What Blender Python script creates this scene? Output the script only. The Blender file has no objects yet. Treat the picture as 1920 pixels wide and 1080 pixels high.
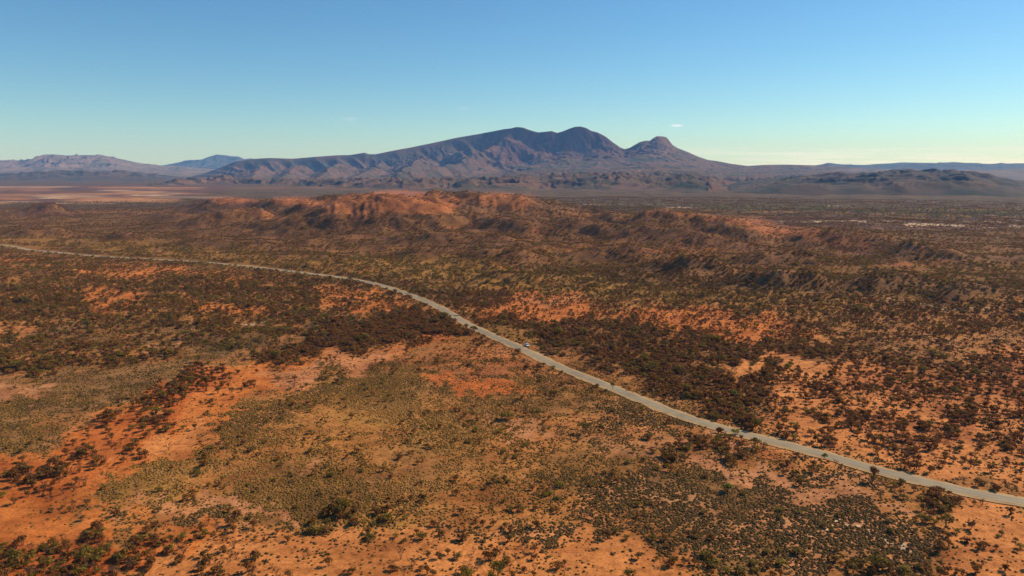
import bpy, bmesh, math, random
import numpy as np

R = math.radians
SC = bpy.context.scene
COL = SC.collection
rng = np.random.default_rng(7)
random.seed(7)

# ------------------------------------------------------------------ camera
F = 1371.0                      # focal length in pixels of the 1920 px photograph
H = 115.0                       # height of the drone above the plain
HORIZON = 314.0
PITCH = math.atan((540 - HORIZON) / F)
cam_d = bpy.data.cameras.new('camera')
cam_d.sensor_width = 36.0
cam_d.lens = 36.0 * F / 1920.0
cam_d.clip_start = 1.0
cam_d.clip_end = 150000.0
cam = bpy.data.objects.new('camera', cam_d)
cam.location = (0, 0, H)
cam.rotation_euler = (math.pi / 2 - PITCH, 0, 0)
COL.objects.link(cam)
SC.camera = cam

# ------------------------------------------------------------------ light
SUN_EL, SUN_AZ = 37.0, 64.0      # azimuth to the right of the view direction (+Y)
sd = np.array([math.sin(R(SUN_AZ)) * math.cos(R(SUN_EL)),
               math.cos(R(SUN_AZ)) * math.cos(R(SUN_EL)), math.sin(R(SUN_EL))])
world = bpy.data.worlds.new('World')
SC.world = world
world.use_nodes = True
wn = world.node_tree
wn.nodes.clear()


def nd(nt, kind, **kw):
    n = nt.nodes.new(kind)
    for k, v in kw.items():
        if k.startswith('i_'):
            key = k[2:]
            n.inputs[int(key) if key.isdigit() else key].default_value = v
        else:
            setattr(n, k, v)
    return n


def math_n(nt, op, a, b=None, clamp=False):
    n = nt.nodes.new('ShaderNodeMath')
    n.operation = op
    n.use_clamp = clamp
    for i, v in enumerate((a, b)):
        if v is None:
            continue
        if isinstance(v, (int, float)):
            n.inputs[i].default_value = v
        else:
            nt.links.new(v, n.inputs[i])
    return n.outputs[0]


def mix_c(nt, fac, a, b, blend='MIX'):
    n = nt.nodes.new('ShaderNodeMix')
    n.data_type = 'RGBA'
    n.blend_type = blend
    n.clamp_factor = True
    for key, v in ((0, fac), (6, a), (7, b)):
        if isinstance(v, (int, float)):
            n.inputs[key].default_value = v
        elif isinstance(v, (tuple, list)):
            n.inputs[key].default_value = (*v[:3], 1.0)
        else:
            nt.links.new(v, n.inputs[key])
    return n.outputs[2]


def ramp(nt, fac, stops):
    n = nt.nodes.new('ShaderNodeValToRGB')
    el = n.color_ramp.elements
    while len(el) > 1:
        el.remove(el[-1])
    el[0].position = stops[0][0]
    el[0].color = (*stops[0][1], 1)
    for p, c in stops[1:]:
        e = el.new(p)
        e.color = (*c, 1)
    nt.links.new(fac, n.inputs[0])
    return n.outputs[0]


sky = nd(wn, 'ShaderNodeTexSky', sky_type='NISHITA', sun_disc=False)
sky.sun_elevation = R(SUN_EL)
sky.sun_rotation = R(SUN_AZ)
sky.air_density = 1.0
sky.dust_density = 0.25
sky.ozone_density = 3.0
sky.altitude = 700
bg = nd(wn, 'ShaderNodeBackground')
SKY_STRENGTH = 0.092
bg.inputs[1].default_value = SKY_STRENGTH
wo = nd(wn, 'ShaderNodeOutputWorld')
tc = nd(wn, 'ShaderNodeTexCoord')
sep = nd(wn, 'ShaderNodeSeparateXYZ')
wn.links.new(tc.outputs['Generated'], sep.inputs[0])
hx = math_n(wn, 'SQRT', math_n(wn, 'ADD', math_n(wn, 'MULTIPLY', sep.outputs[0], sep.outputs[0]),
                                math_n(wn, 'MULTIPLY', sep.outputs[1], sep.outputs[1])))
elev = math_n(wn, 'ARCTAN2', sep.outputs[2], hx)             # radians above the horizon
azim = math_n(wn, 'ARCTAN2', sep.outputs[0], sep.outputs[1])  # radians right of +Y
# low bank of thin stratus, streaked along the horizon all the way round
cmb = nd(wn, 'ShaderNodeCombineXYZ')
wn.links.new(math_n(wn, 'MULTIPLY', azim, 9.0), cmb.inputs[0])
wn.links.new(math_n(wn, 'MULTIPLY', elev, 260.0), cmb.inputs[1])
nz = nd(wn, 'ShaderNodeTexNoise', i_Scale=1.0, i_Detail=4.0, i_Roughness=0.55)
wn.links.new(cmb.outputs[0], nz.inputs['Vector'])
cmb2 = nd(wn, 'ShaderNodeCombineXYZ')
wn.links.new(math_n(wn, 'MULTIPLY', azim, 2.3), cmb2.inputs[0])
nz2 = nd(wn, 'ShaderNodeTexNoise', i_Scale=1.0, i_Detail=1.0)
wn.links.new(cmb2.outputs[0], nz2.inputs['Vector'])
band = math_n(wn, 'MULTIPLY',
              math_n(wn, 'SUBTRACT', 1.0, math_n(wn, 'MULTIPLY', elev, 36.0), clamp=True),
              math_n(wn, 'GREATER_THAN', elev, -0.02))
side = math_n(wn, 'MULTIPLY', math_n(wn, 'SUBTRACT', math_n(wn, 'SINE', math_n(wn, 'ADD', azim, 0.35)), 0.30), 4.0, clamp=True)
streak = math_n(wn, 'MULTIPLY', math_n(wn, 'SUBTRACT', nz.outputs[0], 0.42), 3.4, clamp=True)
cl = math_n(wn, 'MULTIPLY', math_n(wn, 'MULTIPLY', math_n(wn, 'POWER', band, 0.8), streak), math_n(wn, 'MULTIPLY', side, 0.62))


def small_cloud(px, py, w, h, amt):
    a = math.atan((px - 960) / F)
    e = math.atan((HORIZON - py) / F)
    da = math_n(wn, 'DIVIDE', math_n(wn, 'SUBTRACT', azim, a), w / F)
    de = math_n(wn, 'DIVIDE', math_n(wn, 'SUBTRACT', elev, e), h / F)
    wob = math_n(wn, 'MULTIPLY', math_n(wn, 'SUBTRACT', nz.outputs[0], 0.5), 1.6)
    r2 = math_n(wn, 'ADD', math_n(wn, 'ADD', math_n(wn, 'MULTIPLY', da, da), math_n(wn, 'MULTIPLY', de, de)), wob)
    return math_n(wn, 'MULTIPLY', math_n(wn, 'SUBTRACT', 1.0, r2, clamp=True), amt)


for spec in ((1262, 240, 13, 3.0, 0.40), (664, 229, 16, 4, 0.10), (873, 207, 13, 4, 0.07)):
    cl = math_n(wn, 'MAXIMUM', cl, small_cloud(*spec))
hs = nd(wn, 'ShaderNodeHueSaturation', i_Saturation=1.16)
wn.links.new(sky.outputs[0], hs.inputs['Color'])
graded = mix_c(wn, 1.0, hs.outputs[0], (0.86, 1.11, 1.17), 'MULTIPLY')
cloudy = mix_c(wn, cl, graded, (13.5, 12.2, 14.0))
wn.links.new(cloudy, bg.inputs[0])
wn.links.new(bg.outputs[0], wo.inputs[0])

sun_l = bpy.data.lights.new('sun', 'SUN')
sun_l.energy = 5.0
sun_l.angle = R(0.53)
sun_l.color = (1.0, 0.89, 0.72)
sun = bpy.data.objects.new('sun', sun_l)
sun.rotation_euler = (R(90 - SUN_EL), 0, math.pi - R(SUN_AZ))
sun.location = (400, 200, 600)
COL.objects.link(sun)

vs = SC.view_settings
vs.view_transform = 'Standard'
vs.look = 'None'
vs.exposure = 0.12
vs.gamma = 1.0
vs.use_curve_mapping = False
SC.cycles.volume_bounces = 1
SC.cycles.max_bounces = 6
SC.cycles.diffuse_bounces = 3
SC.cycles.use_denoising = True

# ------------------------------------------------------------------ photograph geometry
cp, sp = math.cos(PITCH), math.sin(PITCH)


def ray(px, py):
    px = np.asarray(px, float)
    py = np.asarray(py, float)
    cx = (px - 960) / F
    cy = (540 - py) / F
    return cx, cp + cy * sp, -sp + cy * cp


def on_plane(px, py, z=0.0):
    dx, dy, dz = ray(px, py)
    t = (z - H) / dz
    return dx * t, dy * t


def z_at(px, py, Y):
    dx, dy, dz = ray(px, py)
    return H + dz / dy * Y


def project(X, Y, Z):
    zc = Y * cp - (Z - H) * sp
    yc = Y * sp + (Z - H) * cp
    zc = np.maximum(zc, 1.0)
    return 960 + F * X / zc, 540 - F * yc / zc


# ------------------------------------------------------------------ noise
PERM = rng.permutation(256)
PERM = np.concatenate([PERM, PERM]).astype(np.int64)
_g = rng.random(256) * 2 * math.pi
GX, GY = np.cos(_g), np.sin(_g)


def perlin(x, y, seed=0):
    x = np.asarray(x, float) + seed * 17.31
    y = np.asarray(y, float) + seed * 9.77
    xi = np.floor(x).astype(np.int64)
    yi = np.floor(y).astype(np.int64)
    xf, yf = x - xi, y - yi
    xi &= 255
    yi &= 255
    u = xf * xf * xf * (xf * (xf * 6 - 15) + 10)
    v = yf * yf * yf * (yf * (yf * 6 - 15) + 10)

    def g(ix, iy, fx, fy):
        h = PERM[PERM[ix & 255] + (iy & 255)]
        return GX[h] * fx + GY[h] * fy
    n00 = g(xi, yi, xf, yf)
    n10 = g(xi + 1, yi, xf - 1, yf)
    n01 = g(xi, yi + 1, xf, yf - 1)
    n11 = g(xi + 1, yi + 1, xf - 1, yf - 1)
    a = n00 + u * (n10 - n00)
    b = n01 + u * (n11 - n01)
    return (a + v * (b - a)) * 1.5


def fbm(x, y, octaves=4, seed=0, gain=0.5):
    s, a, f = 0.0, 1.0, 1.0
    for i in range(octaves):
        s = s + a * perlin(x * f, y * f, seed + i)
        a *= gain
        f *= 2.03
    return s


def ridged(x, y, octaves=4, seed=0, gain=0.5):
    s, a, f, t = 0.0, 1.0, 1.0, 0.0
    for i in range(octaves):
        s = s + a * (1 - np.minimum(np.abs(perlin(x * f, y * f, seed + i)) * 1.6, 1.0))
        t += a
        a *= gain
        f *= 2.1
    return s / t


def sstep(a, b, x):
    t = np.clip((x - a) / (b - a), 0, 1)
    return t * t * (3 - 2 * t)


# ------------------------------------------------------------------ the road's line
ROAD_PX = [(-420, 440), (-200, 451), (0, 465), (60, 470), (160, 478), (290, 489), (420, 501), (560, 515), (650, 524),
           (715, 535), (765, 551), (820, 576), (868, 604), (910, 624), (950, 641), (985, 657), (1040, 682),
           (1100, 707), (1150, 727), (1210, 750), (1290, 779), (1380, 807), (1440, 823), (1520, 845),
           (1600, 868), (1680, 889), (1760, 909), (1840, 926), (1920, 941), (2060, 966), (2300, 1004), (2700, 1060)]


def catmull(P, n):
    P = np.asarray(P, float)
    P = np.vstack([2 * P[0] - P[1], P, 2 * P[-1] - P[-2]])
    out = []
    for i in range(1, len(P) - 2):
        p0, p1, p2, p3 = P[i - 1:i + 3]
        for t in np.linspace(0, 1, n, endpoint=False):
            out.append(0.5 * ((2 * p1) + (-p0 + p2) * t + (2 * p0 - 5 * p1 + 4 * p2 - p3) * t * t
                              + (-p0 + 3 * p1 - 3 * p2 + p3) * t ** 3))
    out.append(P[-2])
    return np.array(out)


ROAD = catmull(np.array([on_plane(*p) for p in ROAD_PX]), 14)


def dist_poly(X, Y, P, vals=None):
    """distance to a polyline, and the value carried by its points"""
    d2 = np.full(X.shape, 1e18)
    val = np.zeros(X.shape)
    for i in range(len(P) - 1):
        ax, ay = P[i][:2]
        bx, by = P[i + 1][:2]
        L2 = (bx - ax) ** 2 + (by - ay) ** 2 + 1e-9
        t = np.clip(((X - ax) * (bx - ax) + (Y - ay) * (by - ay)) / L2, 0, 1)
        dd = (X - ax - t * (bx - ax)) ** 2 + (Y - ay - t * (by - ay)) ** 2
        m = dd < d2
        d2 = np.where(m, dd, d2)
        if vals is not None:
            val = np.where(m, vals[i] + t * (vals[i + 1] - vals[i]), val)
    return np.sqrt(d2), val


# ------------------------------------------------------------------ the terrain of the plain and the low hills
# crest lines: (photo x, photo y, height), width across
CRESTS = [
    ([(330, 392, 8), (400, 373, 26), (455, 374, 28), (500, 384, 14)], 95),
    ([(480, 388, 10), (520, 374, 30), (560, 373, 34), (620, 379, 30), (660, 391, 20), (700, 406, 6)], 85),
    ([(590, 379, 14), (640, 367, 40), (735, 361, 52), (800, 366, 46), (840, 385, 20)], 150),
    ([(780, 378, 18), (830, 366, 44), (870, 370, 40)], 110),
    ([(860, 374, 30), (905, 367, 45), (950, 367, 45), (1000, 376, 34), (1045, 393, 10)], 120),
    ([(330, 420, 8), (390, 397, 24), (440, 388, 30), (490, 393, 26), (535, 419, 6)], 70),
    ([(545, 399, 14), (600, 393, 22), (660, 402, 20), (700, 420, 6)], 70),
    ([(700, 425, 8), (740, 405, 22), (790, 402, 24), (850, 412, 18), (900, 430, 4)], 60),
    ([(860, 415, 10), (930, 410, 24), (1000, 421, 20), (1080, 444, 8)], 50),
    ([(980, 400, 14), (1060, 405, 22), (1140, 420, 20), (1240, 445, 10)], 60),
    ([(1090, 398, 14), (1170, 400, 26), (1250, 395, 32), (1300, 401, 28), (1350, 422, 12)], 80),
    ([(1290, 412, 16), (1345, 405, 28), (1400, 416, 24), (1450, 434, 14), (1500, 452, 4)], 75),
    ([(1150, 420, 10), (1230, 421, 22), (1320, 436, 18), (1410, 462, 8)], 48),
    ([(1440, 440, 10), (1520, 425, 20), (1600, 436, 18), (1660, 455, 10)], 70),
    ([(1590, 452, 8), (1640, 440, 18), (1690, 470, 5)], 40),
    ([(1680, 460, 10), (1720, 452, 20), (1780, 467, 15), (1850, 490, 4)], 42),
    ([(1200, 500, 4), (1245, 484, 13), (1295, 479, 16), (1335, 487, 13), (1370, 508, 3)], 30),
    ([(1370, 528, 3), (1400, 509, 12), (1455, 502, 16), (1505, 507, 14), (1550, 524, 4)], 30),
    ([(1560, 535, 4), (1640, 516, 12), (1700, 514, 12), (1750, 530, 5)], 32),
    ([(1740, 548, 4), (1800, 522, 15), (1850, 528, 13), (1920, 545, 8), (2000, 548, 4)], 34),
    ([(870, 540, 2), (930, 508, 9), (985, 512, 8), (1040, 530, 2)], 24),
    ([(860, 485, 3), (910, 466, 12), (980, 469, 11), (1030, 482, 3)], 30),
    ([(740, 470, 4), (800, 462, 10), (860, 470, 5)], 30),
    ([(700, 455, 4), (760, 440, 14), (830, 438, 15), (900, 450, 6)], 38),
    ([(1060, 480, 4), (1120, 462, 12), (1200, 466, 10), (1260, 480, 3)], 34),
    ([(1360, 490, 3), (1430, 470, 12), (1520, 474, 11), (1600, 492, 4)], 36),
    ([(20, 402, 2), (62, 391, 11), (80, 383, 21), (95, 382, 22), (114, 391, 12), (145, 402, 2)], 50),
    ([(10, 440, 2), (60, 430, 11), (110, 425, 13), (165, 436, 6)], 34),
    ([(180, 452, 2), (215, 440, 9), (245, 437, 11), (290, 450, 3)], 28),
    ([(555, 512, 1), (590, 494, 5), (606, 485, 8), (630, 494, 5), (665, 510, 1)], 34),
    ([(350, 462, 3), (420, 452, 8), (500, 455, 7)], 26),
    ([(240, 410, 4), (300, 398, 14), (350, 402, 12)], 50),
    ([(-200, 470, 3), (-100, 440, 14), (0, 450, 4)], 60),
    ([(1900, 480, 8), (2050, 462, 20), (2250, 470, 12)], 60),
    ([(1950, 520, 4), (2120, 508, 14), (2300, 520, 5)], 40),
    ([(20, 520, 2), (60, 504, 5), (130, 506, 5), (200, 516, 1)], 20),
]
CREST_W = []
for pts, w in CRESTS:
    P3 = []
    for (px, py, h) in pts:
        h = h * 1.38
        x, y = on_plane(px, py, h)
        P3.append((float(x), float(y), h))
    CREST_W.append((P3, w * 0.9))


def terrain_raw(X, Y, only_hill=False):
    rr = np.hypot(X, Y)
    z = 0.9 * fbm(X / 140, Y / 140, 3, 3) * sstep(60, 300, rr)
    z = z + 0.35 * fbm(X / 22, Y / 22, 2, 8)
    mid = sstep(520, 1000, rr) * (1 - sstep(3200, 4800, rr))
    side = 0.45 + 0.55 * sstep(-0.45, -0.15, X / np.maximum(rr, 1))
    z = z + mid * side * (6.0 * fbm(X / 200, Y / 200, 4, 21) + 4.0 * (ridged(X / 120, Y / 120, 3, 25) - 0.5) + 2.0)
    acc = np.zeros_like(z)
    warp = 1 + 0.35 * fbm(X / 130, Y / 130, 3, 31)
    for P3, w in CREST_W:
        xs = [p[0] for p in P3]
        ys = [p[1] for p in P3]
        m = (X > min(xs) - 3.2 * w) & (X < max(xs) + 3.2 * w) & (Y > min(ys) - 3.2 * w) & (Y < max(ys) + 3.2 * w)
        if not m.any():
            continue
        d, hv = dist_poly(X[m], Y[m], P3, [p[2] for p in P3])
        q = d / w * warp[m]
        prof = 1.0 / (1.0 + (q * 1.15) ** 2.4) * (1 - sstep(2.2, 3.1, q))
        acc[m] += (np.maximum(hv * prof, 0)) ** 5
    hill = acc ** (1 / 5)
    if only_hill:
        return hill
    gul = ridged(X / 85 + 0.6 * perlin(X / 160, Y / 160, 5), Y / 85, 3, 41)
    z = z + hill * (0.86 + 0.30 * (gul - 0.45)) + sstep(3, 20, hill) * (2.2 * fbm(X / 34, Y / 34, 3, 55) + 2.4 * (ridged(X / 42, Y / 42, 2, 57) - 0.5))
    return z


def road_z(s_xy):
    return terrain_raw(s_xy[:, 0], s_xy[:, 1])


def smooth1(a, k):
    ker = np.ones(k) / k
    return np.convolve(np.pad(a, (k // 2, k // 2), mode='edge'), ker, mode='valid')


ROAD_Z = smooth1(smooth1(road_z(ROAD), 15), 15)[:len(ROAD)]


def terrain(X, Y, with_road_dist=False):
    X = np.asarray(X, float)
    Y = np.asarray(Y, float)
    z = terrain_raw(X, Y)
    d, rz = dist_poly(X, Y, ROAD, ROAD_Z)
    w = 1 - sstep(9, 34, d)
    z = z * (1 - w) + rz * w - 0.35 * (1 - sstep(5.5, 9, d))
    if with_road_dist:
        return z, d
    return z


# ------------------------------------------------------------------ map of soils and plants, traced on the plain
MX0, MX1, MY0, MY1, MSX = -500, 2420, 316, 1400, 2
MW, MH = (MX1 - MX0) // MSX, MY1 - MY0
gx, gy = np.meshgrid(MX0 + MSX * (np.arange(MW) + 0.5), MY0 + np.arange(MH) + 0.5)
SOIL = dict(
    orange=(0.52, 0.152, 0.030), deep=(0.44, 0.105, 0.020), red=(0.40, 0.115, 0.030), pink=(0.46, 0.185, 0.070),
    tan=(0.46, 0.210, 0.078), brown=(0.350, 0.138, 0.034), olive=(0.205, 0.094, 0.022), umber=(0.240, 0.092, 0.024),
    rust=(0.36, 0.108, 0.030), gold=(0.330, 0.150, 0.030), cream=(0.66, 0.46, 0.28), purple=(0.140, 0.066, 0.034),
    green=(0.120, 0.074, 0.030), grey=(0.250, 0.115, 0.036), apricot=(0.54, 0.190, 0.050), hillred=(0.38, 0.130, 0.040))
CH = {k: np.zeros((MH, MW), np.float32) for k in ('r', 'g', 'b', 'tus', 'tk', 'shr', 'grn', 'big')}


def boxblur(a, kx, ky):
    for ax, k in ((1, kx), (0, ky)):
        if k < 2:
            continue
        k = int(k) | 1
        pad = [(0, 0), (0, 0)]
        pad[ax] = (k // 2 + 1, k // 2)
        c = np.cumsum(np.pad(a, pad, mode='edge'), axis=ax)
        n = a.shape[ax]
        a = (np.take(c, np.arange(k, k + n), axis=ax) - np.take(c, np.arange(0, n), axis=ax)) / k
    return a


def put(mask, soil=None, tus=None, tk=None, shr=None, grn=None, big=None):
    if soil is not None:
        c = SOIL[soil]
        for ch, v in zip('rgb', c):
            CH[ch] += mask * (v - CH[ch])
    for ch, v in (('tus', tus), ('tk', tk), ('shr', shr), ('grn', grn), ('big', big)):
        if v is not None:
            CH[ch] += mask * (v - CH[ch])


def poly(pts, a=1.0, fx=10, fy=6, **kw):
    P = np.array(pts, float)
    x0, x1 = P[:, 0].min() - fx * 3, P[:, 0].max() + fx * 3
    y0, y1 = P[:, 1].min() - fy * 3, P[:, 1].max() + fy * 3
    c0, c1 = max(0, int((x0 - MX0) / MSX)), min(MW, int((x1 - MX0) / MSX) + 1)
    r0, r1 = max(0, int(y0 - MY0)), min(MH, int(y1 - MY0) + 1)
    sx, sy = gx[r0:r1, c0:c1], gy[r0:r1, c0:c1]
    ins = np.zeros(sx.shape, bool)
    for i in range(len(P)):
        ax, ay = P[i]
        bx, by = P[(i + 1) % len(P)]
        if ay == by:
            continue
        cond = ((ay > sy) != (by > sy)) & (sx < (bx - ax) * (sy - ay) / (by - ay) + ax)
        ins ^= cond
    m = boxblur(boxblur(ins.astype(np.float32), fx / MSX, fy), fx / MSX, fy) * a
    full = np.zeros((MH, MW), np.float32)
    full[r0:r1, c0:c1] = m
    put(full, **kw)


def rows(y0, y1, a=1.0, f=10, **kw):
    m = (sstep(y0 - f, y0 + f, gy) * (1 - sstep(y1 - f, y1 + f, gy))).astype(np.float32) * a
    put(m, **kw)


def stroke(pts, w, a=1.0, f=3, **kw):
    d, _ = dist_poly(gx, gy * 1.0, pts)
    put(((1 - sstep(w * 0.5, w * 0.5 + f, d)) * a).astype(np.float32), **kw)


# base bands from the far plain to the near sand
put(np.ones((MH, MW), np.float32), soil='brown', tus=0.5, tk=0.6, shr=0.12, grn=0.3, big=0.5)
rows(0, 352, f=4, soil='green', shr=0.5, tus=0)
rows(352, 395, f=5, soil='green', shr=0.5, tus=0)
rows(395, 470, f=10, soil='olive', shr=0.42, tus=0, grn=0.35)
rows(470, 565, f=12, soil='olive', shr=0.50, tus=0.1, grn=0.45)
rows(565, 640, f=14, soil='brown', shr=0.50, tus=0.3, grn=0.3)
# far left plain with pale grass flats
poly([(-500, 348), (420, 346), (420, 358), (330, 374), (60, 380), (-500, 384)], fx=40, fy=4, soil='purple', shr=0.35)
for (x0, x1, y, h, a) in ((-200, 90, 353, 1.2, .6), (20, 110, 357, 1.2, .8), (-100, 160, 366, 1.5, .9), (100, 330, 363, 1.2, .7), (90, 270, 371, 1.6, .9),
                          (-300, 60, 371, 1.8, .8), (150, 340, 377, 2.6, 1.), (230, 310, 360, .9, .9), (310, 345, 363, .9, 1.), (-200, 30, 384, 1.5, .6),
                          (120, 210, 382, 1.5, .7), (40, 85, 350, 1., .6), (-400, -100, 360, 1.5, .8), (60, 200, 368, .9, .8), (270, 420, 370, .9, .5)):
    poly([(x0, y - h), (x1, y - h * .6), (x1 - 15, y + h), (x0 + 20, y + h * .8)], a=a, fx=26, fy=2, soil='cream' if h < 1 else 'tan', shr=0.08)
for _ in range(60):
    x0 = -300 + 700 * rng.random()
    y_ = 349 + 34 * rng.random() ** 0.9
    wd_ = 30 + 150 * rng.random()
    if x0 + wd_ > 430 - 3 * max(0, y_ - 362):
        continue
    poly([(x0, y_ - .8), (x0 + wd_, y_ - .5), (x0 + wd_ - 8, y_ + .7), (x0 + 10, y_ + .9)], a=.45 + .5 * rng.random(), fx=16, fy=1, soil='cream' if rng.random() < .35 else 'tan', shr=0.08)
# right: river flats
poly([(1080, 384), (1500, 392), (2420, 402), (2420, 415), (1500, 405), (1080, 396)], fx=30, fy=3, soil='green', shr=0.75, grn=0.6)
poly([(1240, 389), (1500, 396), (1900, 405), (2420, 408), (2420, 412), (1900, 409), (1500, 401), (1240, 393)], a=.55, fx=30, fy=2, soil='tan', shr=0.15)
poly([(1430, 406), (2420, 414), (2420, 440), (1700, 432), (1430, 424)], fx=30, fy=4, soil='purple', shr=0.55)
for (x0, x1, y, h, a) in ((1510, 1600, 415, 1.6, .95), (1590, 1680, 414.5, 1., 1.), (1600, 1640, 418.5, .8, .7), (1705, 1760, 420, 1.6, 1.), (1695, 1800, 423, .9, .9),
                          (1770, 1920, 415, 1.4, .6), (1830, 1910, 427.5, 1.0, .9), (1900, 2150, 424, 1.6, .7), (1455, 1485, 414.5, .8, .7), (1250, 1300, 389, 0.9, .8),
                          (1090, 1250, 383.5, .9, .7), (1550, 1590, 386, 1, .5)):
    poly([(x0, y - h * .5), (x1, y - h), (x1 + 14, y + h * .6), (x0 - 10, y + h)], a=a, fx=14, fy=1, soil='cream', shr=0.0)
poly([(25, 406), (60, 388), (88, 376), (118, 388), (150, 406)], fx=8, fy=3, soil='purple', shr=0.95, grn=0)
# red tops of the low hills
poly([(385, 372), (440, 370), (500, 376), (440, 386), (400, 382)], fx=10, fy=4, soil='hillred', shr=0.04, tus=0)
poly([(505, 372), (560, 369), (640, 376), (700, 402), (690, 412), (640, 402), (580, 388), (530, 384)], fx=10, fy=4, soil='hillred', shr=0.05, tus=0)
poly([(610, 372), (735, 356), (830, 362), (870, 372), (850, 398), (790, 402), (720, 396), (640, 384)], fx=14, fy=5, soil='hillred', shr=0.08, tus=0)
poly([(860, 368), (930, 360), (1000, 366), (1005, 385), (980, 398), (900, 385)], a=.8, fx=18, fy=5, soil='hillred', shr=0.15, tus=0)
poly([(1330, 404), (1420, 410), (1480, 425), (1560, 430), (1520, 442), (1440, 446), (1400, 425), (1340, 415)], a=.95, fx=16, fy=5, soil='hillred', shr=0.07, tus=0)
poly([(1190, 396), (1260, 391), (1320, 400), (1300, 408), (1220, 402)], a=.7, fx=14, fy=4, soil='hillred', shr=0.18, tus=0)
poly([(440, 388), (500, 392), (540, 418), (520, 420), (480, 402), (440, 396)], a=.6, fx=10, fy=4, soil='hillred', shr=0.12)
poly([(1500, 432), (1640, 446), (1650, 470), (1560, 462), (1480, 448)], a=.6, fx=20, fy=6, soil='rust', shr=0.2)
poly([(900, 420), (1400, 440), (1660, 480), (1620, 520), (1300, 500), (1000, 470), (860, 440)], a=.55, fx=60, fy=14, soil='umber', shr=0.55)
for c in ((850, 428, 22, 7), (1005, 434, 30, 5), (1085, 470, 30, 6), (795, 478, 22, 5), (950, 500, 30, 8), (1440, 535, 24, 5), (1330, 470, 60, 4),
          (1400, 548, 30, 5), (1240, 470, 60, 5), (700, 440, 30, 6), (1700, 495, 60, 6)):
    poly([(c[0] - c[2], c[1]), (c[0], c[1] - c[3]), (c[0] + c[2], c[1]), (c[0], c[1] + c[3])], a=.8, fx=12, fy=5, soil='rust', shr=0.2)
# yellow-olive grassy flats along the foot of the hills
poly([(-500, 445), (100, 440), (420, 470), (700, 485), (900, 480), (900, 520), (720, 520), (420, 490), (0, 458), (-500, 450)], a=.8, fx=40, fy=7, soil='gold', shr=0.34, grn=0.8)
poly([(620, 500), (900, 490), (1080, 520), (1200, 545), (1000, 560), (860, 545), (760, 530)], a=.7, fx=30, fy=8, soil='gold', shr=0.42, grn=0.9)
poly([(1080, 530), (1400, 540), (1920, 560), (1920, 600), (1500, 580), (1100, 565)], a=.55, fx=40, fy=10, soil='gold', shr=0.5, grn=0.7)
poly([(1400, 500), (1700, 500), (1920, 480), (2300, 490), (2300, 510), (1700, 515), (1400, 512)], a=.5, fx=40, fy=6, soil='gold', shr=0.4, grn=0.8)
# left field between the road and the creek
poly([(-500, 480), (100, 480), (420, 505), (650, 530), (760, 560), (860, 600), (700, 610), (400, 640), (100, 690), (-500, 700)], fx=30, fy=8, soil='brown', shr=0.60, tus=0.3, tk=0.5, grn=0.46, big=0.6)
for pts in ([(150, 540), (220, 535), (265, 550), (230, 575), (200, 590), (170, 560)], [(270, 497), (420, 510), (400, 520), (300, 512)],
            [(150, 500), (300, 505), (360, 515), (300, 522), (170, 514)], [(600, 535), (700, 545), (720, 560), (640, 560)], [(380, 565), (520, 575), (500, 590), (400, 585)],
            [(620, 560), (760, 565), (740, 590), (640, 585)], [(0, 484), (70, 484), (60, 492), (0, 494)], [(400, 520), (480, 530), (470, 540), (410, 535)]):
    poly(pts, a=.9, fx=16, fy=6, soil='orange', shr=0.18, tus=0.1)
poly([(-500, 575), (0, 585), (65, 598), (75, 612), (45, 632), (-10, 640), (-500, 660)], fx=16, fy=8, soil='apricot', shr=0.02, tus=0.03)
poly([(0, 545), (30, 560), (20, 580), (-60, 570)], a=.8, fx=14, fy=8, soil='orange', shr=0.2)
poly([(60, 610), (330, 600), (430, 625), (330, 655), (150, 655), (60, 640)], a=.8, fx=30, fy=10, soil='grey', tus=0.7, tk=0.35, shr=0.22)
# creek line of dark green bushes
stroke([(-300, 672), (0, 684), (140, 684), (250, 682), (330, 664), (400, 655), (520, 640)], 16, a=.9, f=8, soil='umber', shr=0.95, grn=0.42, tus=0.1, big=0.7)
# grey-green spinifex sheet
poly([(-500, 700), (0, 694), (140, 694), (330, 668), (420, 655), (560, 628), (700, 612), (560, 660), (440, 690), (300, 722), (200, 775), (100, 835), (0, 856), (-500, 920)],
     fx=16, fy=8, soil='grey', tus=0.98, tk=0.46, shr=0.06, grn=0.4, big=0.3)
poly([(380, 640), (620, 590), (680, 600), (560, 640), (440, 668)], a=.7, fx=30, fy=12, soil='green', tus=0.8, tk=0.5, shr=0.3, grn=0.75)
poly([(-500, 712), (0, 716), (100, 710), (80, 730), (60, 748), (0, 768), (-500, 800)], fx=10, fy=6, soil='pink', tus=0.05, shr=0.02)
poly([(335, 655), (400, 626), (408, 634), (365, 655)], fx=6, fy=4, soil='pink', tus=0.03, shr=0.02)
poly([(265, 655), (295, 650), (290, 660)], fx=6, fy=4, soil='pink', tus=0.05, shr=0.02)
poly([(530, 660), (570, 650), (562, 664), (538, 672)], fx=6, fy=4, soil='orange', tus=0.03, shr=0.02)
poly([(478, 610), (498, 597), (496, 604), (482, 613)], fx=4, fy=3, soil='cream', tus=0.0, shr=0.0)
# dark brown mulga thicket reaching the road
poly([(480, 678), (540, 640), (680, 596), (790, 575), (850, 592), (890, 622), (820, 640), (700, 650), (600, 668), (520, 690)], fx=18, fy=8, soil='umber', tus=0.1, shr=1.0, grn=0.02, big=0.75)
poly([(770, 630), (860, 625), (880, 640), (800, 652)], a=.8, fx=10, fy=6, soil='deep', shr=0.4, tus=0.2)
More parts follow.
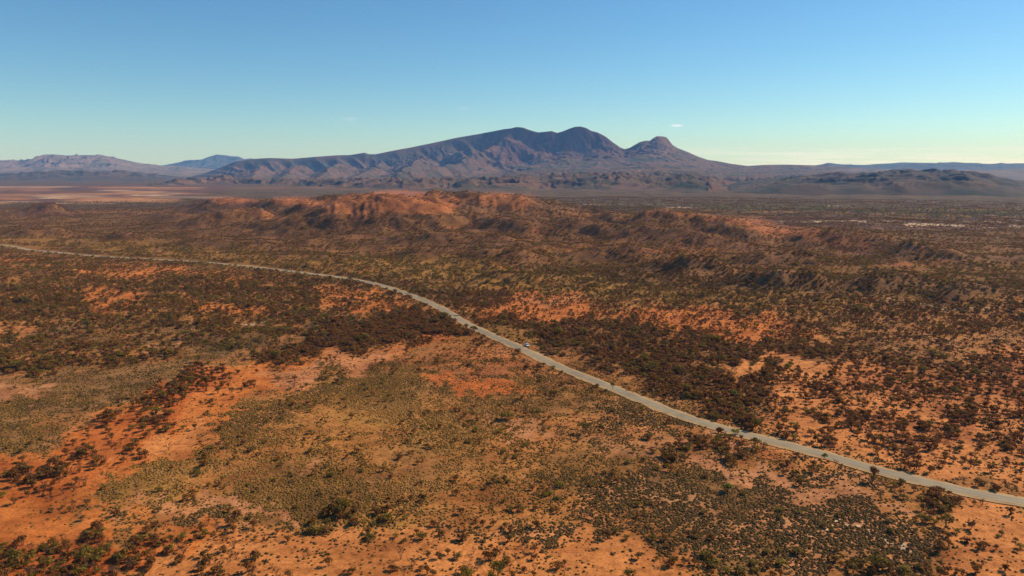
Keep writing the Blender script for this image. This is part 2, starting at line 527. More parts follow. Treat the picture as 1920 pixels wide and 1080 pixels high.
# red-orange sand belt
poly([(-500, 940), (0, 858), (80, 842), (190, 775), (290, 724), (420, 692), (560, 664), (650, 664), (720, 650), (770, 650), (700, 690), (560, 716), (480, 738), (450, 790), (440, 850),
      (330, 872), (220, 892), (150, 960), (0, 1010), (-500, 1100)], fx=10, fy=8, soil='orange', tus=0.05, shr=0.12, grn=0.05, big=0.6)
poly([(-500, 900), (0, 868), (100, 845), (210, 780), (300, 735), (330, 790), (250, 880), (100, 930), (-100, 960)], a=.7, fx=20, fy=14, soil='deep', tus=0.04, shr=0.25, big=0.7)
poly([(230, 770), (300, 725), (430, 692), (450, 720), (380, 765), (310, 800), (250, 800)], a=.95, fx=10, fy=8, soil='deep', tus=0.05, shr=0.72, grn=0.05, big=0.8)
poly([(262, 768), (312, 764), (308, 780), (268, 792)], fx=6, fy=4, soil='apricot', tus=0, shr=0.0)
poly([(180, 845), (240, 840), (240, 870), (190, 880)], a=.9, fx=8, fy=6, shr=0.75)
poly([(50, 865), (140, 862), (145, 895), (60, 900)], a=.95, fx=8, fy=6, shr=0.9, big=0.9)
poly([(140, 800), (180, 795), (180, 830), (140, 835)], a=.8, fx=8, fy=6, shr=0.6)
poly([(500, 690), (680, 660), (740, 655), (690, 690), (590, 712), (520, 720)], a=.8, fx=14, fy=6, soil='pink', tus=0.08, shr=0.05)
poly([(240, 835), (430, 795), (440, 840), (330, 868), (250, 862)], a=.8, fx=14, fy=8, soil='apricot', tus=0.03, shr=0.02)
# central tussock plain
poly([(450, 800), (480, 742), (580, 716), (720, 672), (860, 636), (960, 655), (1100, 725), (1250, 785), (1380, 830), (1300, 850), (1230, 880), (1060, 930), (800, 985), (620, 965), (440, 955), (430, 880)],
     fx=14, fy=9, soil='brown', tus=0.80, tk=0.66, shr=0.09, grn=0.35, big=0.3)
poly([(640, 690), (900, 640), (1000, 680), (1100, 735), (1000, 730), (800, 690)], a=.8, fx=24, fy=12, soil='rust', tus=0.6, tk=0.55, shr=0.14, grn=0.3)
poly([(560, 760), (700, 700), (800, 690), (820, 730), (760, 800), (640, 850), (560, 830)], a=.75, fx=30, fy=16, soil='gold', tus=0.7, tk=0.85, shr=0.08)
poly([(800, 704), (860, 697), (960, 712), (1010, 738), (930, 742), (850, 728)], a=.9, fx=14, fy=7, soil='deep', tus=0.14, tk=0.8, shr=0.02)
poly([(920, 705), (1000, 715), (1040, 745), (980, 735)], a=.7, fx=14, fy=6, soil='gold', tus=0.7, tk=0.75)
poly([(1000, 745), (1150, 755), (1300, 810), (1250, 830), (1080, 790)], a=.6, fx=24, fy=10, soil='grey', tus=0.9, tk=0.35, shr=0.06)
poly([(880, 772), (930, 775), (945, 790), (1020, 795), (1030, 806), (960, 806), (990, 830), (940, 826), (930, 800), (870, 785)], a=.95, fx=8, fy=4, soil='pink', tus=0.08, shr=0.02)
poly([(560, 858), (600, 848), (590, 880), (565, 880)], fx=8, fy=5, soil='pink', tus=0.06, shr=0.03)
poly([(740, 800), (880, 770), (930, 800), (900, 850), (760, 860)], a=.6, fx=26, fy=14, soil='gold', tus=0.75, tk=0.9, shr=0.08)
poly([(430, 870), (560, 860), (700, 900), (640, 950), (480, 955)], a=.8, fx=20, fy=10, soil='olive', tus=0.85, tk=0.62, shr=0.13, grn=0.8)
poly([(220, 880), (330, 868), (420, 880), (430, 940), (330, 950), (220, 930)], a=.9, fx=14, fy=8, soil='gold', tus=0.9, tk=0.7, shr=0.05, grn=0.4)
poly([(210, 940), (330, 940), (440, 950), (500, 985), (440, 990), (300, 980)], a=.9, fx=12, fy=8, soil='pink', tus=0.62, tk=0.4, shr=0.07)
poly([(1060, 790), (1230, 800), (1330, 840), (1220, 870), (1080, 850)], a=.7, fx=20, fy=10, soil='pink', tus=0.6, tk=0.5, shr=0.12)
poly([(900, 850), (1080, 850), (1200, 880), (1060, 935), (900, 950)], a=.6, fx=26, fy=12, soil='olive', tus=0.9, tk=0.6, shr=0.12, grn=0.5)
poly([(420, 936), (470, 930), (560, 955), (550, 968), (470, 955), (420, 950)], fx=8, fy=4, soil='pink', tus=0.06, shr=0.02)
# bottom-left sand
poly([(-500, 960), (0, 985), (80, 965), (230, 985), (240, 1010), (100, 1012), (0, 1020), (-500, 1060)], fx=12, fy=6, soil='orange', tus=0.02, shr=0.01)
poly([(-500, 1022), (0, 1012), (130, 1008), (240, 1012), (330, 1030), (320, 1060), (220, 1100), (-500, 1200)], fx=12, fy=6, soil='deep', tus=0.15, shr=0.85, grn=0.30, big=0.7)
poly([(180, 940), (230, 945), (270, 985), (170, 985)], a=.7, fx=8, fy=6, soil='orange', tus=0.12, shr=0.02)
poly([(240, 1005), (480, 985), (700, 965), (860, 985), (1020, 990), (1150, 1005), (1240, 1030), (1300, 1062), (1330, 1400), (200, 1400), (240, 1060), (330, 1036)],
     fx=14, fy=7, soil='apricot', tus=0.12, tk=0.3, shr=0.16, grn=0.15, big=0.55)
poly([(280, 990), (460, 985), (460, 1020), (400, 1040), (300, 1030)], a=.9, fx=12, fy=7, soil='orange', tus=0.06, shr=0.50, grn=0.1, big=0.6)
poly([(560, 960), (720, 950), (780, 985), (700, 1000), (580, 985)], a=.9, fx=12, fy=7, soil='gold', tus=0.5, shr=0.5, grn=0.5, big=0.6)
poly([(820, 985), (1060, 985), (1080, 1000), (960, 1010), (840, 1000)], a=.9, fx=14, fy=5, soil='pink', tus=0.85, tk=0.1, shr=0.1)
poly([(700, 1040), (1000, 1040), (1000, 1075), (700, 1075)], a=.7, fx=20, fy=8, shr=0.42, grn=0.2, big=0.5)
poly([(420, 1030), (520, 1020), (520, 1400), (360, 1400)], a=.7, fx=20, fy=8, shr=0.4, grn=0.05)
# dark spinifex plain by the road
poly([(1120, 900), (1240, 880), (1380, 885), (1480, 922), (1620, 952), (1700, 985), (1735, 1030), (1700, 1080), (1500, 1075), (1320, 1062), (1240, 1030), (1130, 1000), (1060, 985), (1050, 940)],
     fx=12, fy=7, soil='pink', tus=0.97, tk=0.12, shr=0.05, grn=0.6, big=0.3)
poly([(1220, 880), (1340, 885), (1420, 915), (1500, 950), (1400, 950), (1240, 920)], a=.8, fx=14, fy=8, soil='olive', tus=1.0, tk=0.35)
poly([(1080, 930), (1200, 950), (1280, 1000), (1240, 1030), (1120, 1000)], a=.8, fx=18, fy=10, soil='brown', tus=0.85, tk=0.3, shr=0.22, grn=0.4)
poly([(1240, 868), (1330, 850), (1400, 872), (1480, 892), (1600, 925), (1680, 955), (1660, 962), (1540, 935), (1440, 906), (1360, 882), (1250, 876)], fx=8, fy=4, soil='pink', tus=0.10, tk=0.1, shr=0.02)
poly([(1480, 875), (1560, 882), (1660, 915), (1640, 930), (1540, 910)], a=.9, fx=8, fy=5, soil='pink', tus=0.6, tk=0.1, shr=0.06)
stroke([(1195, 928), (1260, 936), (1300, 946), (1370, 962)], 2, f=3, soil='tan', tus=0.06, shr=0)
stroke([(1420, 962), (1470, 975), (1530, 989), (1590, 1000)], 2, f=3, soil='tan', tus=0.1, shr=0)
stroke([(1530, 989), (1590, 999)], 3, f=2, soil='cream', tus=0.0, shr=0)
stroke([(1640, 1016), (1670, 1022)], 4, f=3, soil='cream', tus=0.1, shr=0)
poly([(1320, 1030), (1440, 1000), (1500, 1030), (1480, 1085), (1340, 1085)], a=.75, fx=16, fy=10, soil='olive', tus=0.6, tk=0.4, shr=0.40, grn=0.75, big=0.6)
poly([(1560, 1060), (1760, 1040), (1760, 1400), (1500, 1400)], a=.85, fx=14, fy=10, soil='brown', tus=0.4, tk=0.3, shr=0.45, grn=0.3, big=0.6)
# bottom right
poly([(1700, 920), (1800, 925), (1930, 965), (2420, 1040), (2420, 1400), (1760, 1400), (1740, 1040), (1720, 980)], fx=10, fy=8, soil='apricot', tus=0.12, tk=0.3, shr=0.16, grn=0.1, big=0.45)
poly([(1690, 905), (1790, 920), (1830, 945), (1780, 990), (1770, 1060), (1740, 1090), (1700, 1060), (1730, 1010), (1715, 960)], fx=10, fy=6, soil='brown', tus=0.2, tk=0.2, shr=0.95, grn=0.05, big=0.75)
poly([(1240, 835), (1380, 818), (1400, 838), (1300, 860), (1230, 866)], fx=10, fy=5, soil='umber', tus=0.3, shr=0.75, grn=0.35, big=0.7)
poly([(1290, 790), (1400, 815), (1380, 830), (1290, 805)], a=.8, fx=8, fy=5, soil='pink', shr=0.45, tus=0.2, grn=0.2)
poly([(1390, 835), (1500, 862), (1500, 880), (1400, 860)], a=.8, fx=10, fy=5, soil='red', shr=0.5, tus=0.2, grn=0.05)
# between the road and the far creek: dense dark scrub
poly([(860, 590), (940, 590), (1250, 610), (1560, 640), (1560, 670), (1360, 680), (1260, 690), (1300, 760), (1150, 715), (1000, 650)], fx=18, fy=8, soil='umber', tus=0.25, tk=0.4, shr=0.82, grn=0.22, big=0.6)
poly([(860, 600), (930, 605), (990, 640), (970, 645), (900, 620)], a=.9, fx=8, fy=5, soil='gold', tus=0.5, tk=0.9, shr=0.12, grn=0.6)
poly([(1130, 680), (1300, 700), (1400, 760), (1380, 800), (1280, 765), (1160, 715)], a=.7, fx=16, fy=8, soil='umber', tus=0.5, tk=0.1, shr=0.62, grn=0.2)
poly([(880, 565), (960, 545), (1050, 550), (1100, 575), (1090, 600), (980, 600), (900, 590)], a=.95, fx=14, fy=7, soil='orange', tus=0.15, shr=0.34, grn=0.05, big=0.3)
poly([(950, 575), (1070, 575), (1070, 602), (960, 600)], a=.7, fx=10, fy=5, soil='orange', tus=0.08, shr=0.16)
poly([(1100, 585), (1300, 575), (1440, 585), (1540, 620), (1500, 640), (1340, 632), (1180, 612)], a=.95, fx=16, fy=7, soil='orange', tus=0.15, shr=0.42, grn=0.05, big=0.3)
poly([(1340, 595), (1430, 588), (1470, 605), (1420, 625), (1350, 622)], a=.6, fx=12, fy=6, soil='orange', shr=0.2)
poly([(840, 545), (900, 540), (960, 550), (920, 575), (860, 570)], a=.7, fx=14, fy=6, soil='umber', shr=0.9, grn=0.02)
poly([(960, 560), (1060, 555), (1060, 566), (980, 570)], a=.6, fx=8, fy=5, soil='tan', shr=0.2)
poly([(1560, 560), (1800, 585), (1920, 590), (2400, 600), (2400, 640), (1800, 640), (1600, 610)], a=.8, fx=24, fy=10, soil='brown', shr=0.55, grn=0.2)
poly([(1640, 615), (1800, 635), (1800, 650), (1700, 645)], a=.7, fx=16, fy=6, soil='pink', shr=0.3)
stroke([(1650, 562), (1720, 572), (1800, 578), (1880, 590), (1960, 592)], 2, a=.3, f=4, soil='cream', shr=0.25)
# red sand scrub right of the road
poly([(1240, 735), (1300, 700), (1420, 690), (1560, 680), (1800, 680), (2420, 640), (2420, 1010), (1940, 938), (1760, 900), (1600, 862), (1440, 815), (1300, 770)],
     fx=14, fy=8, soil='apricot', tus=0.12, tk=0.3, shr=0.35, grn=0.05, big=0.7)
poly([(1200, 700), (1400, 700), (1480, 740), (1420, 790), (1330, 775), (1220, 735)], a=.8, fx=18, fy=9, soil='umber', tus=0.3, tk=0.1, shr=0.85, grn=0.12)
poly([(1500, 715), (1700, 700), (1920, 690), (2420, 670), (2420, 770), (1920, 770), (1720, 760), (1560, 760)], a=.7, fx=22, fy=10, soil='rust', shr=0.46, grn=0.05, big=0.6)
poly([(1740, 780), (1830, 775), (1850, 830), (1780, 840), (1730, 810)], a=.9, fx=10, fy=7, soil='rust', shr=0.92, grn=0.03, big=0.7)
poly([(1560, 780), (1700, 790), (1720, 830), (1600, 830)], a=.6, fx=14, fy=8, soil='rust', shr=0.75, grn=0.03)
poly([(1370, 668), (1420, 658), (1520, 670), (1560, 676), (1500, 690), (1440, 686), (1360, 692)], fx=10, fy=5, soil='apricot', tus=0.04, shr=0.05)
poly([(1400, 680), (1480, 676), (1500, 700), (1490, 715), (1400, 712)], a=.9, fx=8, fy=5, soil='umber', shr=0.95, grn=0.12)
poly([(1560, 640), (1700, 650), (1800, 680), (1920, 690), (1920, 720), (1700, 700), (1560, 680)], a=.6, fx=20, fy=8, soil='umber', shr=0.75, grn=0.25)
stroke([(1650, 652), (1700, 665), (1760, 690), (1840, 712), (1920, 722)], 6, a=.7, f=5, soil='tan', shr=0.4)
stroke([(1488, 694), (1500, 715), (1484, 738), (1520, 772), (1548, 800), (1580, 830), (1600, 850)], 9, a=.9, f=7, soil='apricot', tus=0, shr=0.02)
stroke([(1835, 830), (1825, 850), (1812, 880), (1806, 900)], 16, a=.95, f=8, soil='apricot', tus=0, shr=0.02)
stroke([(1460, 840), (1560, 862), (1640, 880)], 10, a=.7, f=6, soil='apricot', tus=0.05, shr=0.05)
stroke([(1000, 640), (1060, 665), (1170, 715), (1260, 752)], 5, a=.3, f=4, soil='tan', tus=0.2, shr=0.15)
CHN = np.stack([CH[k] for k in ('r', 'g', 'b', 'tus', 'tk', 'shr', 'grn', 'big')], -1)


def sample_map(X, Y, Z, jitter=1.0):
    """soil and plants at ground points"""
    rr = np.hypot(X, Y)
    k = np.clip(rr / 400, 0.3, 3.0) * (1 - 0.62 * sstep(700, 1500, rr))
    wx = X + jitter * k * (13.0 * fbm(X / (30 * k), Y / (30 * k), 4, 61, 0.6) + 7 * perlin(X / 7, Y / 7, 63))
    wy = Y + jitter * k * (19.0 * fbm(X / (30 * k), Y / (30 * k), 4, 71, 0.6) + 9 * perlin(X / 7, Y / 7, 73))
    px, py = project(wx, np.maximum(wy, 1.0), Z)
    px = np.where(Y < 150, np.clip(px, -450, 2370), px)
    py = np.where(Y < 150, 1250, py)
    fx = np.clip((px - MX0) / MSX - 0.5, 0, MW - 1.001)
    fy = np.clip(py - MY0 - 0.5, 0, MH - 1.001)
    ix, iy = fx.astype(int), fy.astype(int)
    ax, ay = (fx - ix)[:, None], (fy - iy)[:, None]
    return ((CHN[iy, ix] * (1 - ax) + CHN[iy, ix + 1] * ax) * (1 - ay)
            + (CHN[iy + 1, ix] * (1 - ax) + CHN[iy + 1, ix + 1] * ax) * ay)


# ------------------------------------------------------------------ mesh helpers
def mesh_grid(name, X, Y, Z, wrap=False):
    nr, nc = X.shape
    v = np.stack([X, Y, Z], -1).reshape(-1, 3).astype(np.float32)
    r, c = np.meshgrid(np.arange(nr - 1), np.arange(nc if wrap else nc - 1), indexing='ij')
    c2 = (c + 1) % nc
    q = np.stack([r * nc + c, r * nc + c2, (r + 1) * nc + c2, (r + 1) * nc + c], -1).reshape(-1, 4)
    return mesh_np(name, v, q)


def mesh_np(name, v, q, smooth=True):
    me = bpy.data.meshes.new(name)
    n = len(q)
    k = q.shape[1]
    me.vertices.add(len(v))
    me.vertices.foreach_set('co', v.ravel().astype(np.float32))
    me.loops.add(n * k)
    me.loops.foreach_set('vertex_index', q.ravel().astype(np.int32))
    me.polygons.add(n)
    me.polygons.foreach_set('loop_start', np.arange(0, n * k, k, dtype=np.int32))
    me.polygons.foreach_set('use_smooth', np.full(n, smooth))
    me.update(calc_edges=True)
    return me


def add_attr(me, name, data, kind='FLOAT'):
    a = me.attributes.new(name, kind, 'POINT')
    if kind == 'FLOAT':
        a.data.foreach_set('value', data.astype(np.float32).ravel())
    elif kind == 'INT':
        a.data.foreach_set('value', data.astype(np.int32).ravel())
    elif kind == 'FLOAT_VECTOR':
        a.data.foreach_set('vector', data.astype(np.float32).ravel())
    else:
        a.data.foreach_set('color', data.astype(np.float32).ravel())


def link(name, me, mat=None, parent=None, kind=None, label=None, cat=None, group=None):
    o = bpy.data.objects.new(name, me)
    COL.objects.link(o)
    if mat is not None:
        if not me.materials:
            me.materials.append(mat)
    if parent is not None:
        o.parent = parent
    for k, v in (('kind', kind), ('label', label), ('category', cat), ('group', group)):
        if v:
            o[k] = v
    return o


def new_mat(name, rough=0.9, spec=0.15):
    m = bpy.data.materials.new(name)
    m.use_nodes = True
    b = m.node_tree.nodes['Principled BSDF']
    b.inputs['Roughness'].default_value = rough
    b.inputs['Specular IOR Level'].default_value = spec
    return m, m.node_tree, b


def tex_noise(nt, vec, scale, detail=4.0, rough=0.55):
    n = nd(nt, 'ShaderNodeTexNoise', i_Scale=scale, i_Detail=detail, i_Roughness=rough)
    nt.links.new(vec, n.inputs['Vector'])
    return n.outputs[0]


# ------------------------------------------------------------------ ground material
def ground_material():
    m, nt, b = new_mat('desert_ground', 0.95, 0.08)
    geo = nd(nt, 'ShaderNodeNewGeometry')
    P = geo.outputs['Position']
    soil = nd(nt, 'ShaderNodeAttribute', attribute_name='soil').outputs['Color']
    cover = nd(nt, 'ShaderNodeAttribute', attribute_name='cover').outputs['Fac']
    n1 = tex_noise(nt, P, 0.035, 5, 0.6)
    n2 = tex_noise(nt, P, 0.35, 4, 0.6)
    n3 = tex_noise(nt, P, 0.009, 4, 0.6)
    mott = nd(nt, 'ShaderNodeAttribute', attribute_name='mottle').outputs['Fac']
    c = mix_c(nt, mott, soil, ramp(nt, n1, [(0.30, (0.58, 0.52, 0.48)), (0.5, (1, 1, 1)), (0.70, (1.22, 1.28, 1.36))]), 'MULTIPLY')
    c = mix_c(nt, 0.8, c, ramp(nt, n2, [(0.32, (0.62, 0.58, 0.54)), (0.5, (1, 1, 1)), (0.70, (1.22, 1.24, 1.26))]), 'MULTIPLY')
    c = mix_c(nt, 0.7, c, ramp(nt, n3, [(0.3, (0.86, 0.82, 0.8)), (0.5, (1, 1, 1)), (0.7, (1.12, 1.12, 1.1))]), 'MULTIPLY')
    n4 = tex_noise(nt, P, 1.3, 3, 0.7)
    c = mix_c(nt, 0.9, c, ramp(nt, n4, [(0.34, (0.66, 0.62, 0.58)), (0.5, (1, 1, 1)), (0.68, (1.20, 1.20, 1.22))]), 'MULTIPLY')
    mpw = nd(nt, 'ShaderNodeMapping')
    mpw.inputs['Rotation'].default_value = (0, 0, 0.55)
    mpw.inputs['Scale'].default_value = (0.012, 0.10, 0.05)
    nt.links.new(P, mpw.inputs[0])
    n5 = tex_noise(nt, mpw.outputs[0], 1.0, 6, 0.65)
    c = mix_c(nt, 0.8, c, ramp(nt, n5, [(0.36, (0.74, 0.68, 0.64)), (0.47, (1, 1, 1)), (0.56, (1, 1, 1)), (0.66, (1.22, 1.26, 1.30))]), 'MULTIPLY')
    v2 = nd(nt, 'ShaderNodeTexVoronoi', feature='F1', i_Scale=0.62, i_Randomness=1.0)
    nt.links.new(P, v2.inputs['Vector'])
    lit = math_n(nt, 'MULTIPLY', math_n(nt, 'SUBTRACT', math_n(nt, 'MULTIPLY', n1, 0.42), v2.outputs['Distance']), 9.0, clamp=True)
    c = mix_c(nt, math_n(nt, 'MULTIPLY', lit, 0.6), c, (0.16, 0.075, 0.03))
    mpf = nd(nt, 'ShaderNodeMapping')
    mpf.inputs['Scale'].default_value = (0.006, 0.004, 0.006)
    nt.links.new(P, mpf.inputs[0])
    n6 = tex_noise(nt, mpf.outputs[0], 1.0, 8, 0.72)
    farf = math_n(nt, 'SUBTRACT', 1.0, mott)
    c = mix_c(nt, farf, c, ramp(nt, n6, [(0.36, (0.50, 0.50, 0.52)), (0.47, (0.92, 0.92, 0.92)), (0.55, (1.05, 1.04, 1.02)), (0.66, (1.55, 1.45, 1.35))]), 'MULTIPLY')
    # low plants too small and far to tell apart: fine dark flecks
    v = nd(nt, 'ShaderNodeTexVoronoi', feature='F1', i_Scale=0.21, i_Randomness=1.0)
    nt.links.new(P, v.inputs['Vector'])
    thr = math_n(nt, 'MULTIPLY', math_n(nt, 'ADD', cover, math_n(nt, 'MULTIPLY', math_n(nt, 'SUBTRACT', n1, 0.5), 1.0)), 0.62)
    fl = math_n(nt, 'MULTIPLY', math_n(nt, 'SUBTRACT', thr, v.outputs['Distance']), 5.0, clamp=True)
    pc = ramp(nt, tex_noise(nt, P, 0.03, 3), [(0.35, (0.100, 0.042, 0.014)), (0.55, (0.110, 0.060, 0.015)), (0.7, (0.150, 0.088, 0.018))])
    c = mix_c(nt, math_n(nt, 'MULTIPLY', fl, 0.85), c, pc)
    nt.links.new(c, b.inputs['Base Color'])
    bp = nd(nt, 'ShaderNodeBump', i_Strength=0.5, i_Distance=0.5)
    nt.links.new(n2, bp.inputs['Height'])
    nt.links.new(bp.outputs[0], b.inputs['Normal'])
    return m


# the ground: one sheet, fine where the photograph looks, out to the horizon all round
FR = 54.0
ang_f = np.radians(np.linspace(-FR, FR, 1100))
ang_b = np.radians(np.linspace(FR + 3, 360 - FR - 3, 60))
ANG = np.concatenate([ang_f, ang_b])
RAD = np.concatenate([[0.5, 30, 70, 110, 140], np.exp(np.linspace(math.log(160), math.log(5200), 780)),
                      np.exp(np.linspace(math.log(5300), math.log(20800), 60))])
gR, gA = np.meshgrid(RAD, ANG, indexing='ij')
GXm, GYm = gR * np.sin(gA), gR * np.cos(gA)
fxx, fyy = GXm.ravel(), GYm.ravel()
gz, gd = terrain(fxx, fyy, True)
ground_me = mesh_grid('ground', GXm, GYm, gz.reshape(GXm.shape), wrap=True)
S = sample_map(fxx, fyy, gz)
hl = terrain_raw(fxx, fyy, True)
rk = sstep(2.0, 8.0, hl + 1.5 * fbm(fxx / 40, fyy / 40, 3, 91)) * 0.55 * (1 - sstep(0.24, 0.34, S[:, 0]))
S[:, :3] += rk[:, None] * (np.array([0.195, 0.082, 0.034]) - S[:, :3])
grr = np.hypot(fxx, fyy)
fo = fbm(fxx / 52, fyy / 70, 4, 95, 0.6)
nearm = (1 - sstep(560, 800, grr)) * sstep(0.25, 0.6, S[:, 3])
S[:, :3] += (nearm * sstep(0.10, 0.60, fo) * 0.42)[:, None] * (np.array([0.50, 0.170, 0.042]) - S[:, :3])
S[:, :3] += (nearm * sstep(0.10, 0.60, -fo) * 0.45)[:, None] * (np.array([0.20, 0.095, 0.032]) - S[:, :3])
cov = S[:, 5] * sstep(650, 1500, np.hypot(fxx, fyy))
add_attr(ground_me, 'soil', np.concatenate([np.clip(S[:, :3], 0, 1), np.ones((len(S), 1))], 1), 'FLOAT_COLOR')
add_attr(ground_me, 'cover', cov)
add_attr(ground_me, 'mottle', 1 - 0.72 * sstep(700, 1500, np.hypot(fxx, fyy)))
ground = link('ground', ground_me, ground_material(), kind='structure')

# ------------------------------------------------------------------ mountains
def mountain_material(name, rock, scrub, soil, talus):
    m, nt, b = new_mat(name, 0.95, 0.06)
    geo = nd(nt, 'ShaderNodeNewGeometry')
    P = geo.outputs['Position']
    sep_ = nd(nt, 'ShaderNodeSeparateXYZ')
    nt.links.new(geo.outputs['True Normal'], sep_.inputs[0])
    steep = ramp(nt, sep_.outputs[2], [(0.60, (1, 1, 1)), (0.80, (0, 0, 0))])
    n1 = tex_noise(nt, P, 0.004, 6, 0.62)
    n2 = tex_noise(nt, P, 0.02, 5, 0.65)
    mp = nd(nt, 'ShaderNodeMapping')
    mp.inputs['Scale'].default_value = (0.010, 0.010, 0.0016)
    nt.links.new(P, mp.inputs[0])
    n3 = tex_noise(nt, mp.outputs[0], 1.0, 5, 0.6)
    c = mix_c(nt, ramp(nt, n1, [(0.38, (0, 0, 0)), (0.60, (1, 1, 1))]), scrub, soil)
    c = mix_c(nt, ramp(nt, n2, [(0.50, (0, 0, 0)), (0.72, (0.8, 0.8, 0.8))]), c, scrub)
    c = mix_c(nt, ramp(nt, n2, [(0.24, (0.55, 0.55, 0.55)), (0.40, (0, 0, 0))]), c, talus)
    rk = mix_c(nt, ramp(nt, n3, [(0.35, (0, 0, 0)), (0.62, (1, 1, 1))]), rock, tuple(0.55 * x for x in rock))
    c = mix_c(nt, steep, c, rk)
    nt.links.new(c, b.inputs['Base Color'])
    bp = nd(nt, 'ShaderNodeBump', i_Strength=0.5, i_Distance=6.0)
    nt.links.new(n2, bp.inputs['Height'])
    nt.links.new(bp.outputs[0], b.inputs['Normal'])
    return m


def px_interp(px, pts):
    p = np.array(pts, float)
    return np.interp(px, p[:, 0], p[:, 1])


def tent_max(Z, X, Y, pts, slope, wob):
    """raise a spur: its crest through the points, sides falling away"""
    P3 = []
    for (px, py, yy) in pts:
        dx, dy, dz = ray(px, py)
        P3.append((float(dx / dy * yy), yy, float(z_at(px, py, yy))))
    d, h = dist_poly(X, Y, P3, [p[2] for p in P3])
    t = h - slope * d * (1 + 0.5 * wob)
    k = 14.0
    return np.where(t > Z - 60, np.logaddexp(Z / k, t / k) * k, Z)


SKY_MAIN = [(300, 346), (330, 341), (360, 334), (380, 329), (400, 324), (420, 317), (440, 309), (455, 303), (480, 299), (500, 297), (520, 296), (560, 297.5),
            (600, 294), (640, 291), (665, 290.5), (680, 288), (692, 286), (700, 289), (712, 289), (740, 283), (780, 275.5), (820, 267), (860, 258),
            (900, 251), (925, 246), (945, 242), (958, 240.5), (968, 238), (980, 239), (990, 243), (1000, 246), (1008, 248), (1018, 247), (1032, 245.5), (1042, 249),
            (1052, 246), (1064, 241), (1074, 237.5), (1084, 237), (1094, 239.5), (1103, 245), (1115, 248), (1130, 256), (1142, 266), (1148, 270), (1156, 276), (1165, 279.5),
            (1174, 277), (1184, 271), (1192, 266), (1202, 263.5), (1210, 264), (1216, 259), (1223, 255), (1232, 255.5), (1240, 257), (1246, 264), (1252, 272),
            (1262, 278), (1280, 285), (1300, 294), (1318, 300), (1335, 302), (1360, 307), (1390, 311), (1420, 309), (1460, 308.5), (1500, 309.5), (1540, 311), (1580, 314), (1640, 319)]
CLIFF = [(300, 347), (420, 334), (450, 331), (520, 327), (600, 326), (690, 321), (780, 310), (840, 302), (880, 297), (915, 294), (935, 288), (945, 290), (965, 297), (985, 294), (1000, 288),
         (1012, 283), (1020, 281), (1040, 284), (1055, 278), (1070, 281), (1090, 284), (1110, 281), (1118, 276), (1130, 279), (1145, 276), (1155, 279.5), (1165, 281.5), (1180, 279), (1195, 272), (1210, 270),
         (1225, 269), (1240, 270), (1252, 275), (1280, 288), (1320, 302), (1400, 312), (1640, 321)]
TALUS = [(300, 349), (450, 339), (520, 337), (600, 336), (700, 332), (800, 326), (900, 318), (960, 312), (1000, 311), (1100, 309), (1165, 305), (1230, 300), (1300, 309), (1400, 318), (1500, 320), (1640, 325)]
FOOT = [(300, 350), (380, 334), (420, 328), (450, 333), (520, 338), (600, 340), (700, 338), (760, 336), (830, 338), (900, 336), (960, 333), (1040, 330), (1120, 328), (1200, 331), (1260, 332), (1300, 335), (1318, 344), (1340, 345), (1400, 336), (1500, 332), (1640, 332)]
BASE = [(300, 351), (400, 345), (500, 347), (640, 352), (760, 357), (900, 358), (1040, 357), (1150, 358), (1240, 360), (1320, 363), (1345, 352), (1420, 346), (1520, 340), (1640, 338)]


def deep(y):
    return np.interp(np.asarray(y, float), [0, 4000, 4300, 5000, 5700, 6400, 6900, 20000], [0, 4000, 4450, 5900, 7315, 8450, 8800, 21900])


